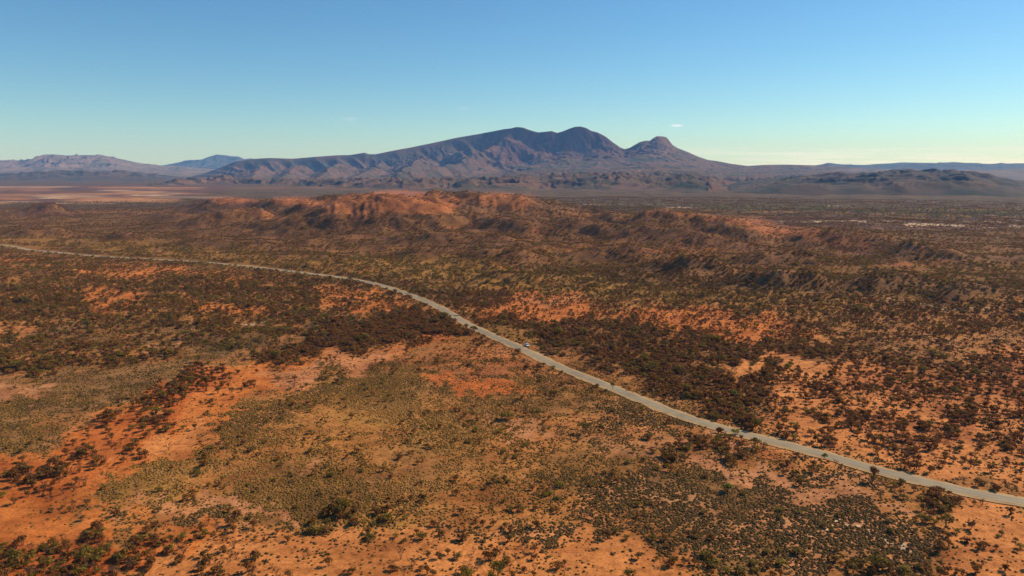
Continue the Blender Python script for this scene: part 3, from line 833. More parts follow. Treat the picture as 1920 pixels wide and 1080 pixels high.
def main_mountain():
    px = np.linspace(296, 1640, 1000)
    Yv = np.concatenate([np.linspace(3350, 6600, 220), np.linspace(6615, 8700, 170), np.linspace(8708, 10000, 160), np.linspace(10050, 14500, 40)])
    U = (px - 960) / F / cp
    Ug, Yg = np.meshgrid(U, Yv)
    PXg = np.broadcast_to(px, Yg.shape)
    Xg = Ug * Yg
    w1 = fbm(Xg / 420, Yg / 420, 3, 101)
    Z = np.zeros_like(Yg)
    yb = px_interp(px, BASE)
    _, yb0 = on_plane(px, yb, 0.0)
    y0 = yb0
    y1 = y0 + 420 + 120 * perlin(px / 40, px * 0, 5)
    cusp = np.abs(np.sin(px / 21.0 + 1.4 * perlin(px / 60, px * 0, 9))) ** 0.7
    f_py = px_interp(px, FOOT) + 2.0 * (1 - cusp)
    z1 = np.maximum(z_at(px, f_py, y1), 1.0)
    y2 = np.maximum(y1 + 900, float(deep(5700)))
    z2 = z_at(px, px_interp(px, TALUS), y2)
    cliffy = sstep(905, 960, px) * (1 - sstep(1180, 1260, px))
    y3 = y2 + 1350
    z3 = z_at(px, px_interp(px, CLIFF), y3)
    y4 = y3 + 470 + 480 * sstep(1180, 1300, px) - 300 * cliffy
    knob = sstep(1190, 1210, px) * (1 - sstep(1244, 1254, px))
    y4 = y4 - 330 * knob * (1 - cliffy)
    z4 = z_at(px, px_interp(px, SKY_MAIN), y4)
    yy = np.stack([np.full_like(px, 3000), y0 - 40, y0, y1, y1 + 260, y2, y3, y4, y4 + 300, y4 + 3000, np.full_like(px, 17000)])
    zz = np.stack([np.full_like(px, -14), np.full_like(px, -12), np.full_like(px, -2), z1, z1 * 0.94, z2, z3, z4, z4 - 60, np.full_like(px, -10), np.full_like(px, -14)])
    for j in range(len(px)):
        Z[:, j] = np.interp(Yv, yy[:, j], zz[:, j])
    # position between base (0) and skyline (1)
    T = (Yg - y0) / (y4 - y0)
    # spurs read in the photograph
    spurs = [([(954, 247, 6900), (940, 258, 6750), (913, 273, 6350), (884, 284, 6050), (858, 300, 5700), (800, 314, 5300), (745, 323, 5000)], 0.62),
             ([(957, 247, 6900), (948, 262, 6700), (936, 280, 6350), (938, 298, 6000), (955, 315, 5600), (975, 330, 5200)], 0.70),
             ([(933, 303, 5900), (892, 316, 5500), (856, 329, 5000), (835, 340, 4700)], 0.55),
             ([(880, 264, 6700), (886, 282, 6300)], 0.75), ([(858, 275, 6500), (872, 292, 6100)], 0.75),
             ([(790, 284, 6500), (770, 305, 5800), (740, 325, 5100)], 0.55), ([(715, 296, 6400), (690, 315, 5700), (660, 333, 5000)], 0.55),
             ([(640, 297, 6300), (610, 318, 5500), (590, 338, 4900)], 0.55), ([(560, 303, 6200), (540, 322, 5500), (520, 340, 5000)], 0.55),
             ([(490, 303, 6200), (478, 322, 5600), (465, 340, 5200)], 0.6),
             ([(1010, 285, 6600), (1025, 300, 6100), (1040, 316, 5600), (1060, 330, 5000)], 0.5), ([(1115, 277, 6700), (1125, 300, 6000), (1110, 322, 5300)], 0.45),
             ([(1200, 285, 6400), (1210, 305, 5800), (1230, 325, 5000)], 0.45), ([(1290, 300, 6200), (1310, 318, 5500), (1330, 332, 5000)], 0.45),
             ([(1095, 315, 5500), (1060, 318, 5350), (1035, 328, 5050)], 0.5), ([(815, 342, 4450), (842, 347, 4350), (858, 354, 4250)], 0.6)]
    hol = sstep(0.10, 0.28, T) * (1 - sstep(0.62, 0.86, T))
    Z = Z - hol * np.clip(Z, 0, 300) * (0.40 * (1 - sstep(930, 990, PXg)) + 0.13 * sstep(930, 990, PXg))
    for pts, sl in spurs:
        pts = [(a_, b_, float(deep(c_))) for a_, b_, c_ in pts]
        Z = tent_max(Z, Xg, Yg, pts, sl, w1)
    body = sstep(0.0, 0.03, T) * (1 - sstep(0.93, 1.0, T))
    wx = Xg + 90 * fbm(Xg / 300, Yg / 300, 3, 131)
    g1 = ridged((wx + 0.35 * Yg) / 330, Yg / 1100, 4, 141, 0.5)
    g2 = ridged(wx / 95, Yg / 260, 3, 151, 0.5)
    rel = np.clip(Z, 0, 320)
    calm = 1 - 0.45 * sstep(980, 1040, PXg) * sstep(0.30, 0.42, T)
    Z = Z - body * calm * (rel * 0.30 * (1 - g1) + np.minimum(rel, 90) * 0.17 * (1 - g2)) + body * calm * 9 * (g2 - 0.5)
    ft = sstep(0.0, 0.05, T) * (1 - sstep(0.20, 0.34, T))
    fr = ridged((Xg + 60 * fbm(Xg / 180, Yg / 180, 2, 191)) / 260, Yg / 230, 3, 193, 0.5)
    Z = Z + ft * 62 * (fr - 0.60)
    # buttresses on the cliff
    cl_m = sstep(0.80, 0.86, T) * (1 - sstep(0.985, 1.0, T)) * np.broadcast_to(cliffy, T.shape)
    Z = Z - cl_m * (46 * np.abs(perlin(Xg / 130 + 1.1 * perlin(Xg / 240, Yg / 90, 3), Yg / 260, 171)) * 1.6 + 16 * np.abs(perlin(Xg / 38 + perlin(Xg / 90, Yg / 40, 5), Yg / 90, 173)))
    up = sstep(0.70, 0.85, T) * (1 - sstep(0.96, 1.0, T)) * (1 - sstep(900, 960, PXg))
    Z = Z - up * 60 * np.abs(perlin((Xg + 0.8 * Yg) / 190, Yg / 700, 175))
    Z = Z + sstep(0.05, 0.2, T) * (1 - sstep(0.97, 1.0, T)) * 3.5 * fbm(Xg / 45, Yg / 60, 3, 181)
    return mesh_grid('mountain', Xg, Yg, Z)


link('mountain', main_mountain(),
     mountain_material('mountain_rock', (0.150, 0.066, 0.042), (0.062, 0.060, 0.032), (0.185, 0.098, 0.056), (0.23, 0.155, 0.10)), kind='structure')


def range_mesh(name, sky, ycrest, yfront, yback, seed, gully, crest_wob=0.0, nx=600, ny=110, x0=None, x1=None, base=-12, scale=1.0, foot=None, front_pow=1.0):
    """a ridge in depth whose skyline follows the traced line"""
    x0 = sky[0][0] if x0 is None else x0
    x1 = sky[-1][0] if x1 is None else x1
    px = np.linspace(x0, x1, nx)
    sk = px_interp(px, sky) + crest_wob * fbm(px / 22, px * 0, 4, seed)
    yc = ycrest * (1 + 0.05 * perlin(px / 130, px * 0, seed + 3))
    zc = np.maximum(z_at(px, sk, yc), base)
    t = np.concatenate([np.linspace(0, 1, ny), np.linspace(1.04, 2, 24)])
    T, PX = np.meshgrid(t, px, indexing='ij')
    yf = np.broadcast_to(yfront + 0 * px, px.shape) if foot is None else on_plane(px, px_interp(px, foot), 0.0)[1]
    Yg = np.where(T <= 1, yf + T * (yc - yf), yc + (T - 1) * (yback - yc))
    Xg = (PX - 960) / F / cp * Yg
    prof = np.where(T <= 1, np.clip(T, 0, 1) ** front_pow, 1 - sstep(1, 2, T))
    if front_pow < 0.5:      # a scarp: steep foot, long back slope up to the crest
        prof = np.where(T <= 1, 0.58 * sstep(0.0, 0.13 + 0.05 * perlin(PX / 60, PX * 0, seed + 5), T) + 0.42 * np.clip(T, 0, 1), prof)
    Z = base + (zc - base) * prof
    wgt = np.clip(T, 0, 1) * 0 + sstep(0.0, 0.15, T) * (1 - sstep(0.86, 1.0, T))
    L = scale
    wx = Xg + 0.25 * L * fbm(Xg / L, Yg / L, 2, seed + 7)
    g1 = ridged(wx / L, Yg / (1.8 * L), 4, seed + 11, 0.55)
    Z = Z + wgt * np.maximum(Z, 0) * gully * (g1 - 0.62) * 1.5
    return mesh_grid(name, Xg, Yg, Z)


MAT_NEAR = mountain_material('range_scrub', (0.10, 0.056, 0.040), (0.052, 0.050, 0.028), (0.120, 0.074, 0.045), (0.18, 0.12, 0.08))
MAT_FAR = mountain_material('far_range_rock', (0.20, 0.12, 0.09), (0.11, 0.095, 0.065), (0.23, 0.145, 0.10), (0.27, 0.19, 0.14))
MAT_BLUE = mountain_material('distant_scrub', (0.085, 0.070, 0.055), (0.050, 0.055, 0.040), (0.085, 0.070, 0.052), (0.11, 0.09, 0.07))
# low scarp right of the mountain
link('scarp_range', range_mesh('scarp_range', [(1325, 362), (1345, 352), (1360, 344), (1375, 340), (1400, 338), (1450, 333), (1500, 329), (1560, 325), (1620, 323), (1680, 321), (1740, 320.5), (1790, 322), (1830, 327), (1870, 335), (1920, 343), (2000, 346), (2150, 338), (2400, 345)],
                               4700, 3300, 6400, 210, 0.62, 0.6, nx=800, ny=190, scale=300,
                               foot=[(1325, 364), (1420, 366), (1600, 368), (1920, 372), (2400, 374)], front_pow=0.42), MAT_NEAR, kind='structure')
link('outlying_ridge', range_mesh('outlying_ridge', [(1310, 330), (1400, 322), (1480, 317), (1600, 316), (1700, 318), (1800, 319), (1920, 316), (2100, 318), (2400, 316)], 9500, 6800, 12500, 230, 0.5, 0.8, nx=420, ny=60, scale=420), MAT_FAR, kind='structure')
link('right_range', range_mesh('right_range', [(1440, 318), (1500, 312), (1525, 308), (1537, 305), (1550, 307), (1575, 309), (1600, 309), (1640, 308), (1690, 307), (1740, 305.5), (1765, 304), (1800, 306), (1830, 307), (1880, 306), (1920, 306), (2100, 303), (2400, 309)], 15000, 11500, 17500, 240, 0.5, 0.4, nx=420, ny=60, scale=700), MAT_BLUE, kind='structure')
link('horizon_range', range_mesh('horizon_range', [(1560, 313), (1620, 308), (1650, 306), (1670, 304.5), (1700, 305), (1740, 306), (1800, 308), (2000, 309), (2400, 307)], 18500, 16500, 20500, 250, 0.4, 0.3, nx=260, ny=40, scale=900), MAT_BLUE, kind='structure')
# left ranges
link('left_range', range_mesh('left_range', [(-500, 314), (-300, 300), (-150, 306), (-60, 310), (0, 304), (20, 301), (45, 300), (60, 302), (85, 299), (95, 294), (107, 290), (125, 289), (150, 291.5), (180, 290.5), (205, 291), (225, 293), (250, 299), (275, 305), (300, 309), (330, 311), (360, 312), (400, 316), (470, 322)], 13500, 9000, 16500, 260, 0.62, 0.35, nx=640, ny=120, scale=620), MAT_FAR, kind='structure')
link('left_foothills', range_mesh('left_foothills', [(-500, 326), (-200, 322), (0, 327), (60, 324), (100, 321), (150, 320), (200, 321), (245, 319.5), (290, 324), (330, 329), (370, 334), (420, 338), (480, 342)], 7700, 6400, 9200, 270, 0.85, 1.3, nx=520, ny=90, scale=260), MAT_NEAR, kind='structure')
link('blue_peak', range_mesh('blue_peak', [(250, 314), (300, 312), (330, 309), (350, 305), (372, 300), (395, 299), (408, 294), (422, 289.5), (436, 290.5), (450, 293), (462, 293), (472, 298), (485, 297), (500, 299), (560, 306), (640, 314)], 18500, 16000, 20500, 280, 0.55, 0.35, nx=300, ny=60, scale=900), MAT_BLUE, kind='structure')

# ------------------------------------------------------------------ haze: the dusty air of the plain
def haze_box():
    bm = bmesh.new()
    bmesh.ops.create_cube(bm, size=1.0)
    lo, hi = -17.0, 760.0
    for v in bm.verts:
        v.co = (v.co.x * 43000, v.co.y * 43000, (v.co.z + 0.5) * (hi - lo) + lo)
    me = bpy.data.meshes.new('haze')
    bm.to_mesh(me)
    bm.free()
    m = bpy.data.materials.new('haze_air')
    m.use_nodes = True
    nt = m.node_tree
    nt.nodes.clear()
    out = nd(nt, 'ShaderNodeOutputMaterial')
    pv = nd(nt, 'ShaderNodeVolumePrincipled')
    pv.inputs['Color'].default_value = (0.20, 0.47, 1.0, 1)
    pv.inputs['Absorption Color'].default_value = (1, 1, 1, 1)
    pv.inputs['Density'].default_value = HAZE
    pv.inputs['Anisotropy'].default_value = 0.0
    nt.links.new(pv.outputs[0], out.inputs['Volume'])
    link('haze', me, m, kind='stuff', label='thin blue air between the camera and the far mountains', cat='haze')


HAZE = 4.0e-5
haze_box()

# ------------------------------------------------------------------ road
def strip(name, half, lift, mat, edge_wob=0.0, seed=0):
    P = ROAD
    T = np.gradient(P, axis=0)
    T /= np.linalg.norm(T, axis=1)[:, None]
    N = np.stack([-T[:, 1], T[:, 0]], 1)
    s = np.concatenate([[0], np.cumsum(np.linalg.norm(np.diff(P, axis=0), axis=1))])
    n = int(s[-1] / 5)
    si = np.linspace(0, s[-1], n)
    Pi = np.stack([np.interp(si, s, P[:, 0]), np.interp(si, s, P[:, 1])], 1)
    Ni = np.stack([np.interp(si, s, N[:, 0]), np.interp(si, s, N[:, 1])], 1)
    zi = np.interp(si, s, ROAD_Z)
    cols = np.array([-1, -0.5, 0, 0.5, 1.0])
    X = np.zeros((n, 5))
    Y = np.zeros((n, 5))
    Z = np.zeros((n, 5))
    for j, c in enumerate(cols):
        w = half * (1 + (edge_wob * fbm(si / 12, si * 0 + j, 3, seed) if abs(c) == 1 else 0))
        X[:, j] = Pi[:, 0] + Ni[:, 0] * c * w
        Y[:, j] = Pi[:, 1] + Ni[:, 1] * c * w
        Z[:, j] = zi + lift - 0.06 * abs(c) ** 2
    me = mesh_grid(name, X, Y, Z)
    me.flip_normals()
    add_attr(me, 'across', np.broadcast_to(cols, X.shape).ravel())
    return link(name, me, mat, kind='structure')


m_sh, nt, b = new_mat('gravel_shoulder', 0.95, 0.1)
geo = nd(nt, 'ShaderNodeNewGeometry')
c = ramp(nt, tex_noise(nt, geo.outputs['Position'], 0.12, 5), [(0.3, (0.34, 0.19, 0.085)), (0.55, (0.44, 0.27, 0.12)), (0.75, (0.50, 0.34, 0.17))])
nt.links.new(c, b.inputs['Base Color'])
strip('road_shoulder', 4.7, -0.06, m_sh, 0.30, 5)
m_rd, nt, b = new_mat('sealed_road', 0.75, 0.3)
geo = nd(nt, 'ShaderNodeNewGeometry')
acr = nd(nt, 'ShaderNodeAttribute', attribute_name='across').outputs['Fac']
ab = math_n(nt, 'ABSOLUTE', acr)
c = ramp(nt, tex_noise(nt, geo.outputs['Position'], 0.2, 5), [(0.3, (0.265, 0.198, 0.112)), (0.7, (0.335, 0.252, 0.148))])
wheel = ramp(nt, ab, [(0.0, (1.05, 1.04, 1.02)), (0.34, (0.84, 0.84, 0.86)), (0.60, (0.88, 0.88, 0.89)), (0.78, (1.05, 1.02, 0.98)), (1.0, (1.35, 1.18, 0.98))])
patch_ = ramp(nt, tex_noise(nt, geo.outputs['Position'], 0.035, 3), [(0.40, (0.86, 0.86, 0.87)), (0.52, (1, 1, 1)), (0.66, (1.10, 1.06, 1.0))])
wheel = mix_c(nt, 1.0, wheel, patch_, 'MULTIPLY')
c = mix_c(nt, 1.0, c, wheel, 'MULTIPLY')
nt.links.new(c, b.inputs['Base Color'])
strip('road', 3.0, 0.02, m_rd, 0.06, 6)

# ------------------------------------------------------------------ plants: prototype meshes
def leaf_material(name, cols, trans=0.38):
    m, nt, b = new_mat(name, 0.8, 0.12)
    oi = nd(nt, 'ShaderNodeObjectInfo')
    geo = nd(nt, 'ShaderNodeNewGeometry')
    base = ramp(nt, oi.outputs['Random'], [(i / max(1, len(cols) - 1), c) for i, c in enumerate(cols)])
    pi = math_n(nt, 'ADD', math_n(nt, 'MULTIPLY', geo.outputs['Random Per Island'], 0.7), 0.65)
    cm = nd(nt, 'ShaderNodeCombineXYZ')
    for i in range(3):
        nt.links.new(pi, cm.inputs[i])
    c = mix_c(nt, 1.0, base, cm.outputs[0], 'MULTIPLY')
    nt.links.new(c, b.inputs['Base Color'])
    tr = nd(nt, 'ShaderNodeBsdfTranslucent')
    nt.links.new(c, tr.inputs[0])
    mx = nd(nt, 'ShaderNodeMixShader', i_0=trans)
    nt.links.new(b.outputs[0], mx.inputs[1])
    nt.links.new(tr.outputs[0], mx.inputs[2])
    nt.links.new(mx.outputs[0], nt.nodes['Material Output'].inputs[0])
    return m


def bark_material(name, a, bcol):
    m, nt, b = new_mat(name, 0.9, 0.1)
    geo = nd(nt, 'ShaderNodeNewGeometry')
    c = ramp(nt, tex_noise(nt, geo.outputs['Position'], 3.0, 4), [(0.3, a), (0.7, bcol)])
    nt.links.new(c, b.inputs['Base Color'])
    return m


M_MULGA = leaf_material('mulga_leaf', [(0.225, 0.090, 0.020), (0.290, 0.110, 0.022), (0.180, 0.108, 0.024), (0.340, 0.140, 0.030), (0.200, 0.072, 0.016), (0.250, 0.130, 0.028)])
M_GREEN = leaf_material('green_leaf', [(0.190, 0.120, 0.018), (0.240, 0.155, 0.020), (0.170, 0.108, 0.018), (0.280, 0.195, 0.024), (0.210, 0.126, 0.018)])
M_LIME = leaf_material('lime_leaf', [(0.26, 0.225, 0.032), (0.30, 0.25, 0.038)])
M_TWIG = leaf_material('dry_twig', [(0.190, 0.090, 0.040), (0.240, 0.115, 0.050), (0.160, 0.075, 0.036)])
M_BARK = bark_material('dark_bark', (0.065, 0.038, 0.022), (0.125, 0.078, 0.045))
M_PALE = bark_material('pale_bark', (0.34, 0.29, 0.22), (0.52, 0.46, 0.36))
M_GUM = leaf_material('gum_leaf', [(0.28, 0.24, 0.070), (0.38, 0.32, 0.10), (0.50, 0.42, 0.16), (0.20, 0.18, 0.06)])
M_TDARK = leaf_material('spinifex_dark', [(0.140, 0.072, 0.018), (0.170, 0.090, 0.022), (0.200, 0.115, 0.028), (0.125, 0.072, 0.020)])
M_TOLIVE = leaf_material('spinifex_olive', [(0.270, 0.135, 0.026), (0.320, 0.160, 0.028), (0.210, 0.110, 0.024), (0.350, 0.185, 0.034)])
M_TGOLD = leaf_material('spinifex_straw', [(0.42, 0.195, 0.045), (0.50, 0.255, 0.062), (0.34, 0.150, 0.036), (0.56, 0.33, 0.100)])


def tufts(centres, n, size, rs, up=0.35):
    """small leaf clumps spread through lobes: (cx,cy,cz,rx,ry,rz)"""
    V, Q = [], []
    w = np.array([c[3] * c[4] for c in centres])
    w = w / w.sum()
    for i in range(n):
        c = centres[rs.choice(len(centres), p=w)]
        d = rs.normal(size=3)
        d /= np.linalg.norm(d) + 1e-9
        if d[2] < -0.35:
            d[2] = -d[2] * 0.5
        r = rs.random() ** 0.4
        p = np.array([c[0] + d[0] * c[3] * r, c[1] + d[1] * c[4] * r, c[2] + d[2] * c[5] * r])
        nrm = d + rs.normal(size=3) * 0.55 + np.array([0, 0, up])
        nrm /= np.linalg.norm(nrm)
        a = np.cross(nrm, rs.normal(size=3))
        a /= np.linalg.norm(a) + 1e-9
        bb = np.cross(nrm, a)
        s = size * (0.6 + 0.8 * rs.random())
        k = len(V)
        bend = nrm * s * 0.35
        V += [p - a * s - bend * 0.5, p - bb * s * 0.7 + bend * 0.4, p + a * s - bend * 0.5, p + bb * s * 0.7 + bend * 0.4]
        Q.append((k, k + 1, k + 2, k + 3))
    return np.array(V), np.array(Q)


def sticks(segs):
    """tapered three-sided stems: (p0, p1, r0, r1)"""
    V, Q = [], []
    for p0, p1, r0, r1 in segs:
        p0, p1 = np.array(p0, float), np.array(p1, float)
        d = p1 - p0
        d /= np.linalg.norm(d) + 1e-9
        a = np.cross(d, [0.3, 0.9, 0.1])
        a /= np.linalg.norm(a)
        b2 = np.cross(d, a)
        k = len(V)
        for p, r in ((p0, r0), (p1, r1)):
            for j in range(3):
                t = j * 2.0944
                V.append(p + r * (a * math.cos(t) + b2 * math.sin(t)))
        for j in range(3):
            j2 = (j + 1) % 3
            Q.append((k + j, k + j2, k + 3 + j2, k + 3 + j))
    return np.array(V), np.array(Q)


def as_mesh(name, vq, mat, smooth=False):
    me = mesh_np(name, vq[0], vq[1], smooth)
    me.materials.append(mat)
    return me


def two_mat_mesh(name, a, ma, b_, mb):
    V = np.vstack([a[0], b_[0]])
    Q = np.vstack([a[1], b_[1] + len(a[0])])
    me = mesh_np(name, V, Q, False)
    me.materials.append(ma)
    me.materials.append(mb)
    me.polygons.foreach_set('material_index', np.concatenate([np.zeros(len(a[1])), np.ones(len(b_[1]))]).astype(np.int32))
    return me


def shrub_parts(kind, seed, n=150, leaf=None):
    """a plant about 1 m high and 1 m wide; returns (stems, crown)"""
    rs = np.random.default_rng(seed)
    lobes, segs = [], []
    if kind == 'mulga':
        k = rs.integers(4, 7)
        for i in range(k):
            a = i / k * 6.283 + rs.random() * 0.8
            r = 0.08 + 0.22 * rs.random()
            h = 0.40 + 0.30 * rs.random()
            lobes.append((r * math.cos(a), r * math.sin(a), h, 0.19 + 0.11 * rs.random(), 0.19 + 0.11 * rs.random(), 0.22 + 0.12 * rs.random()))
            segs.append(((0.03 * math.cos(a), 0.03 * math.sin(a), -0.06), (r * math.cos(a), r * math.sin(a), h), 0.022, 0.008))
        size, nn = 0.078, int(n * 1.15)
    elif kind == 'green':
        k = rs.integers(4, 7)
        for i in range(k):
            a = i / k * 6.283 + rs.random()
            r = 0.06 + 0.24 * rs.random()
            h = 0.36 + 0.28 * rs.random()
            lobes.append((r * math.cos(a), r * math.sin(a), h, 0.20 + 0.10 * rs.random(), 0.20 + 0.10 * rs.random(), 0.24 + 0.12 * rs.random()))
            segs.append(((0.02 * math.cos(a), 0.02 * math.sin(a), -0.06), (r * math.cos(a), r * math.sin(a), h), 0.018, 0.006))
        size, nn = 0.070, int(n * 1.15)
    elif kind == 'dry':
        k = rs.integers(6, 10)
        for i in range(k):
            a = i / k * 6.283 + rs.random() * 0.9
            r = 0.12 + 0.30 * rs.random()
            h = 0.60 + 0.38 * rs.random()
            m_ = (0.5 * r * math.cos(a), 0.5 * r * math.sin(a), 0.45 * h)
            e = (r * math.cos(a), r * math.sin(a), h)
            segs += [((0, 0, -0.06), m_, 0.016, 0.011), (m_, e, 0.011, 0.004)]
            for _ in range(3):
                t = 0.2 + 0.7 * rs.random()
                p = tuple(m_[j] + (e[j] - m_[j]) * t for j in range(3))
                q = (p[0] + 0.16 * rs.normal(), p[1] + 0.16 * rs.normal(), p[2] + 0.10 + 0.12 * rs.random())
                segs.append((p, q, 0.007, 0.003))
            lobes.append((e[0], e[1], h - 0.08, 0.13, 0.13, 0.14))
        size, nn = 0.042, int(n * 0.62)
    elif kind == 'tree':       # single round crown on a short trunk
        segs += [((0, 0, -0.05), (0.01, 0, 0.36), 0.035, 0.026)]
        for i in range(6):
            a = i * 1.05 + rs.random() * 0.5
            r = 0.16 + 0.14 * rs.random()
            h = 0.55 + 0.28 * rs.random()
            segs.append(((0.01, 0, 0.32), (r * math.cos(a), r * math.sin(a), h), 0.02, 0.007))
            lobes.append((r * math.cos(a), r * math.sin(a), h, 0.20, 0.20, 0.20))
        lobes.append((0, 0, 0.78, 0.22, 0.22, 0.20))
        size, nn = 0.055, n * 2
    else:                      # river gum: tall pale trunk, open crown
        lean = 0.06 * rs.normal()
        segs += [((0, 0, -0.04), (lean, 0.02, 0.40), 0.030, 0.022)]
        for i in range(5):
            a = i * 1.25 + rs.random()
            r = 0.12 + 0.20 * rs.random()
            h = 0.58 + 0.30 * rs.random()
            segs.append(((lean, 0.02, 0.38), (lean + r * math.cos(a), r * math.sin(a), h), 0.018, 0.007))
            lobes.append((lean + r * math.cos(a), r * math.sin(a), h, 0.15, 0.15, 0.13))
        lobes.append((lean, 0, 0.84, 0.16, 0.16, 0.14))
        size, nn = 0.065, n
    return sticks(segs), tufts(lobes, nn, leaf or size, rs)


def tussock(seed):
    rs = np.random.default_rng(seed)
    V, Q = [(0, 0, 0.42 + 0.1 * rs.random())], []
    n = 7
    for ring, (r, z) in enumerate(((0.26, 0.36), (0.46, 0.17), (0.52, -0.08))):
        for j in range(n):
            a = (j + 0.5 * ring) / n * 6.283
            q = 1 + 0.22 * rs.normal()
            V.append((r * q * math.cos(a), r * q * math.sin(a), z + (0.05 * rs.normal() if ring < 2 else 0)))
    F_ = []
    for j in range(n):
        j2 = (j + 1) % n
        F_.append((0, 1 + j, 1 + j2))
        for ring in range(2):
            a0, b0 = 1 + ring * n, 1 + (ring + 1) * n
            F_ += [(a0 + j, b0 + j, a0 + j2), (a0 + j2, b0 + j, b0 + j2)]
    return np.array(V, float), np.array(F_)


# ------------------------------------------------------------------ where the plants stand
HALF = R(52)


def scatter(n, r0, r1, power):
    """points spread evenly over the fan of ground the camera sees (and a margin)"""
    u = rng.random(n)
    r = (r0 ** power + u * (r1 ** power - r0 ** power)) ** (1 / power)
    a = (rng.random(n) * 2 - 1) * HALF
    return r * np.sin(a), r * np.cos(a)


def grow(n, r0, r1, kind):
    X, Y = scatter(n, r0, r1, 1.0 if kind == 'far' else 2.0)
    Z, D = terrain(X, Y, True)
    S = sample_map(X, Y, Z, 1.25)
    return X, Y, Z, D, S


def instancer(name, X, Y, Z, rot, scl, idx, meshes, label, cat):
    """one object of plants nobody could count: points that carry the prototype meshes"""
    me = bpy.data.meshes.new(name)
    me.vertices.add(len(X))
    me.vertices.foreach_set('co', np.stack([X, Y, Z], 1).astype(np.float32).ravel())
    add_attr(me, 'rotz', rot)
    add_attr(me, 'scl', scl, 'FLOAT_VECTOR')
    add_attr(me, 'idx', idx, 'INT')
    o = link(name, me, None, kind='stuff', label=label, cat=cat)
    pc = bpy.data.collections.new(name + '_kinds')
    for i, pm in enumerate(meshes):
        po = bpy.data.objects.new('%s_kind_%02d' % (name, i), pm)
        pc.objects.link(po)
    ng = bpy.data.node_groups.new(name, 'GeometryNodeTree')
    ng.interface.new_socket('Geometry', in_out='INPUT', socket_type='NodeSocketGeometry')
    ng.interface.new_socket('Geometry', in_out='OUTPUT', socket_type='NodeSocketGeometry')
    gi = ng.nodes.new('NodeGroupInput')
    go = ng.nodes.new('NodeGroupOutput')
    m2p = ng.nodes.new('GeometryNodeMeshToPoints')
    ci = ng.nodes.new('GeometryNodeCollectionInfo')
    ci.inputs['Collection'].default_value = pc
    ci.inputs['Separate Children'].default_value = True
    ci.inputs['Reset Children'].default_value = True
    ip = ng.nodes.new('GeometryNodeInstanceOnPoints')
    ip.inputs['Pick Instance'].default_value = True

    def attr(nm, dt):
        n = ng.nodes.new('GeometryNodeInputNamedAttribute')
        n.data_type = dt
        n.inputs['Name'].default_value = nm
        return n.outputs['Attribute']
    cx = ng.nodes.new('ShaderNodeCombineXYZ')
    L = ng.links
    L.new(gi.outputs[0], m2p.inputs['Mesh'])
    L.new(m2p.outputs[0], ip.inputs['Points'])
    L.new(ci.outputs[0], ip.inputs['Instance'])
    L.new(attr('idx', 'INT'), ip.inputs['Instance Index'])
    L.new(attr('rotz', 'FLOAT'), cx.inputs[2])
    L.new(cx.outputs[0], ip.inputs['Rotation'])
    L.new(attr('scl', 'FLOAT_VECTOR'), ip.inputs['Scale'])
    L.new(ip.outputs[0], go.inputs[0])
    md = o.modifiers.new('plants', 'NODES')
    md.node_group = ng
    return o


# spinifex tussocks -------------------------------------------------
A_ = grow(390000, 130, 430, 'tussock')
B_ = grow(530000, 430, 950, 'tussock')
X, Y, Z, D, S = [np.concatenate([a_, b_]) for a_, b_ in zip(A_, B_)]
rr = np.hypot(X, Y)
patch = 0.66 + 0.9 * fbm(X / 9, Y / 9, 2, 301) + 0.75 * fbm(X / 45, Y / 45, 2, 303)
pz_ = fbm(X / 52, Y / 70, 4, 95, 0.6)
p = np.clip(S[:, 3] * (1.15 - 0.45 * np.clip(pz_, -0.3, 0.7)) * np.clip(patch, 0.06, 1.3), 0, 1) * (D > 4.2) * (1 - 0.75 * sstep(560, 950, rr))
p = np.where(S[:, 4] < 0.3, np.maximum(p, S[:, 3] * 0.78 * (D > 4.2) * (rr < 700)), p)
keep = rng.random(len(X)) < p
X, Y, Z, S = X[keep], Y[keep], Z[keep], S[keep]
tk = S[:, 4] + 0.16 * rng.normal(size=len(X)) + 0.22 * fbm(X / 14, Y / 14, 2, 311) + 0.40 * fbm(X / 60, Y / 60, 2, 313)
w = 0.50 + 0.6 * rng.random(len(X)) ** 2.0 + 0.12 * (tk < 0.3) + 0.25 * sstep(430, 700, np.hypot(X, Y))
sc = np.stack([w, w * (0.85 + 0.3 * rng.random(len(X))), w * (0.65 + 0.5 * rng.random(len(X)))], 1)
rot = rng.random(len(X)) * 6.283
tm = [mesh_np("tussock_form", *tussock(500 + i), False) for i in range(9)]
for i, mm in enumerate(tm):
    mm.materials.append((M_TDARK, M_TOLIVE, M_TGOLD)[i // 3])
for k, (lo, hi, nm, lab) in enumerate(((-9, 0.44, 'dark_spinifex', 'dark grey-green spinifex tussocks dotted over the pale pink flats'),
                                       (0.44, 0.92, 'olive_spinifex', 'olive-brown spinifex tussocks covering the plain before the road'),
                                       (0.92, 9, 'straw_grass', 'straw-yellow dry grass tufts scattered among the spinifex'))):
    m = (tk >= lo) & (tk < hi)
    instancer(nm, X[m], Y[m], Z[m], rot[m], sc[m], rng.integers(0, 3, m.sum()), tm[3 * k:3 * k + 3], lab, 'spinifex' if k < 2 else 'grass')
    print(nm, m.sum())

